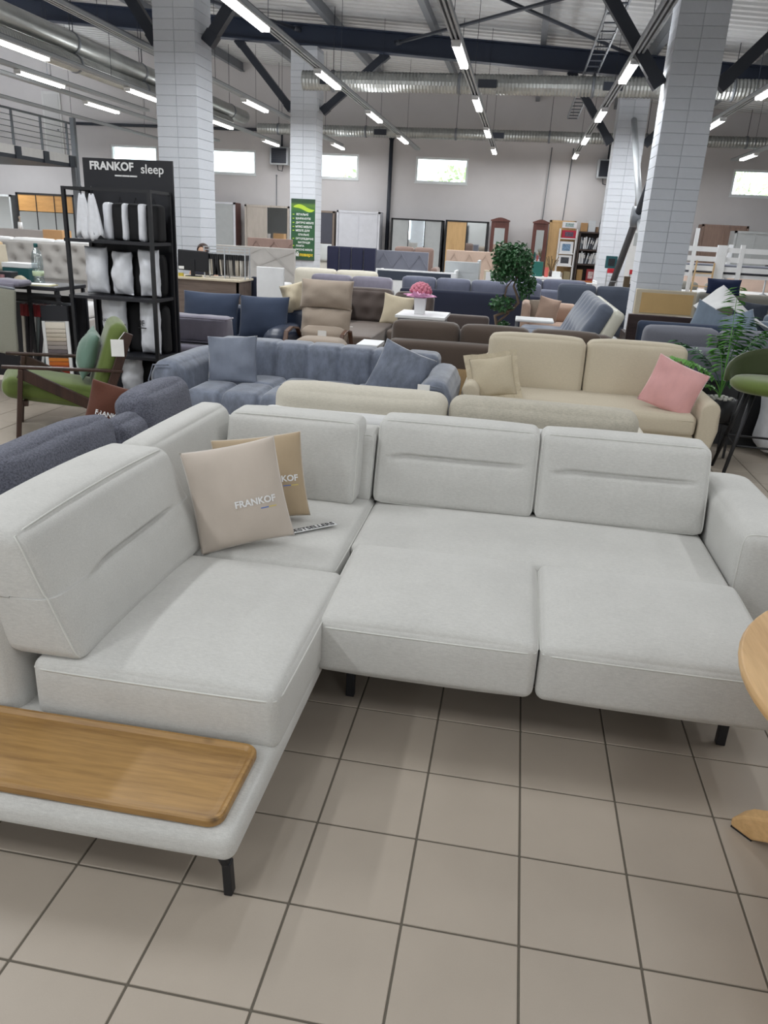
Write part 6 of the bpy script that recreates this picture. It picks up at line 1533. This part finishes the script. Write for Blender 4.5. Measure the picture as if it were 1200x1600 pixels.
for s in (-1, 1):
    limb(2, [(s*0.17, 0.0, 0.90, 0.055), (s*0.21, -0.06, 0.72, 0.045), (s*0.20, -0.12, 0.64, 0.04), (s*0.16, -0.34, 0.76, 0.032), (s*0.15, -0.40, 0.785, 0.026), (s*0.145, -0.47, 0.785, 0.022)])
    limb(0, [(s*0.10, -0.06, 0.50, 0.085), (s*0.11, -0.28, 0.52, 0.07), (s*0.11, -0.42, 0.50, 0.06), (s*0.11, -0.42, 0.30, 0.05), (s*0.11, -0.38, 0.09, 0.036), (s*0.11, -0.46, 0.04, 0.03), (s*0.11, -0.52, 0.035, 0.022)])
skin_body('body', vb, eb, M['skin'], t)
V, F = soft_box((0.40, 0.27, 0.46), 0.10, (0.0, 0.01, 0), (6, 6, 6)); link_mesh('shirt', mesh_from('shirt', V, F, True), M['shirt'], t, (0, 0.015, 0.72))
V = []; F = []
for i in range(17):
    for j in range(9):
        a = 2*PI*i/16; ph = (PI*0.62)*j/8; fr = 1.0 if math.sin(a) > -0.35 else max(0.45, 1-0.55*(-math.sin(a)-0.35)/0.65)
        ph *= fr; V.append((0.095*math.sin(ph)*math.cos(a), 0.112*math.sin(ph)*math.sin(a), 0.105*math.cos(ph)))
for i in range(16):
    for j in range(8): F.append((i*9+j, i*9+j+1, (i+1)*9+j+1, (i+1)*9+j))
link_mesh('hair', mesh_from('hair', V, F, True), M['hair'], t, (0, -0.02, 1.165))
for s in (-1, 1):
    MB().lathe([(0.002, -0.011), (0.009, -0.006), (0.011, 0), (0.009, 0.006), (0.002, 0.011)], 10, (s*0.033, -0.122, 1.135)).build('eye', M['text_black'], t, True)
    MB().lathe([(0.004, -0.03), (0.014, -0.015), (0.016, 0.01), (0.006, 0.028)], 8, (s*0.09, -0.02, 1.12)).build('ear', M['skin'], t, True)
MB().tube([(0, -0.125, 1.14), (0, -0.142, 1.105), (0, -0.128, 1.098)], [0.008, 0.013, 0.008], 8).build('nose', M['skin'], t, True); MB().tube([(-0.022, -0.122, 1.068), (0, -0.129, 1.066), (0.022, -0.122, 1.068)], 0.006, 6).build('mouth', plain('lips', rgb(170, 100, 96), 0.5), t, True)

# ------------------------------------------------------------------ green banner on the far left column
M['ban'] = None
m_, nt, b_ = new_mat('green_banner'); v_ = coords(nt, space='Object'); sp = nd(nt, 'ShaderNodeSeparateXYZ'); nt.links.new(v_, sp.inputs[0]); mr = nd(nt, 'ShaderNodeMapRange'); mr.inputs['From Min'].default_value = 0; mr.inputs['From Max'].default_value = 1.13
nt.links.new(sp.outputs['Z'], mr.inputs['Value']); nz = noise_n(nt, v_, 5, 3)
cc = ramp(nt, mr.outputs[0], [(0.0, rgb(60, 72, 66)), (0.07, rgb(40, 84, 52)), (0.78, rgb(34, 84, 58)), (0.83, rgb(60, 110, 50)), (0.9, rgb(96, 134, 52)), (0.94, rgb(44, 66, 50)), (1.0, rgb(36, 58, 48))])
nt.links.new(mixc(nt, 0.25, cc, ramp(nt, nz.outputs['Fac'], [(0.35, rgb(30, 70, 50)), (0.65, rgb(70, 110, 60))])), b_.inputs['Base Color']); b_.inputs['Roughness'].default_value = 0.5
t = thing('list_banner', 'green hanging banner listing furniture departments in white letters', 'banner', (K*-4.29, K*15.5-0.02, kz(1.03))); t.scale = (K, K, K)
MB().box(-0.245, 0.235, -0.012, 0.0, 0, 1.13).build('sheet', m_, t)
M['lime'] = plain('lime_print', rgb(176, 206, 60), 0.6); M['yellow_b'] = plain('banner_yellow', rgb(232, 200, 50), 0.6)
lines = [('ВІТАЛЬНІ', -0.02, 0.845, 0.24), ('ШАФИ-КУПЕ', 0.0, 0.77, 0.30), ('ДИТЯЧІ МЕБЛІ', 0.03, 0.695, 0.36), ("М'ЯКІ МЕБЛІ", 0.01, 0.62, 0.33), ('МЕБЛІ ДЛЯ', -0.01, 0.55, 0.28), ('СПАЛЬНІ', 0.01, 0.475, 0.22), ('ОРТОПЕДИЧНІ', 0.03, 0.40, 0.36), ('МАТРАЦИ', 0.02, 0.33, 0.24), ('ЛАМПА', -0.06, 0.265, 0.17), ('ОФІСНІ МЕБЛІ', 0.02, 0.195, 0.35)]
for s_, x, z, w_ in lines:
    text_part('lettering', s_, 0.06, M['text_white'], t, (x, -0.0125, z), (PI/2, 0, 0), None, 0.0015, 0.0005, width=w_)
    if s_ not in ('СПАЛЬНІ', 'МАТРАЦИ'): MB().box(-0.215, -0.18, -0.014, -0.012, z-0.008, z+0.008).build('bullet', M['lime'], t)
text_part('lettering', '1-й', 0.08, M['text_white'], t, (-0.155, -0.0125, 0.105), (PI/2, 0, 0), None, 0.003, 0.0005, width=0.13); text_part('lettering', 'поверх', 0.08, M['yellow_b'], t, (0.07, -0.0125, 0.10), (PI/2, 0, 0), None, 0.003, 0.0005, width=0.27)
V = []; F = []
for k in range(17):
    x = -0.2+0.42*k/16; z = 0.985+0.03*math.sin(k*0.35)-0.03*(k/16); h_ = 0.05*math.sin(PI*k/16)**0.6+0.004; V += [(x, -0.0135, z-h_), (x, -0.0135, z+h_*0.5)]
link_mesh('swoosh', mesh_from('swoosh', V, [(2*k, 2*k+2, 2*k+3, 2*k+1) for k in range(16)]), M['lime'], t)
# plain white board, dark chair and cream pillow left of the recliner
t = thing('white_board', 'plain white board standing beside the cream pillow and recliner', 'board', (-3.30, 10.3, 0)); MB().cbox(-0.19, 0.19, -0.02, 0.02, 0.06, 1.13, 0.006).build('panel', M['white'], t); MB().box(-0.19, 0.19, -0.12, 0.12, 0, 0.06).build('foot', M['white'], t)
t = thing('chair', 'dark upholstered chair between desk and white board', 'chair', (-3.82, 11.4, 0)); cushion('backrest', M['navy_back'], t, (0.40, 0.08, 0.42), (0, 0.2, 0.70), 0.03, (0, 0.01, 0), (4, 2, 4), dense=3); cushion('seat', M['navy_back'], t, (0.42, 0.44, 0.08), (0, 0, 0.46), 0.03, (0, 0, 0.01), (4, 4, 2), dense=3)
for sx in (-1, 1):
    for sy in (-1, 1): MB().box(sx*0.18-0.012, sx*0.18+0.012, sy*0.18-0.012, sy*0.18+0.012, 0, 0.43).build('leg', M['black'], t)
tpillow('puffy cream pillow on the slate sofa beside the recliner', M['cream_d'], 0.32, 0.34, 0.2, (-2.62, 9.15, 0.86), (-10, -14, 30), 5, wr=0.02)
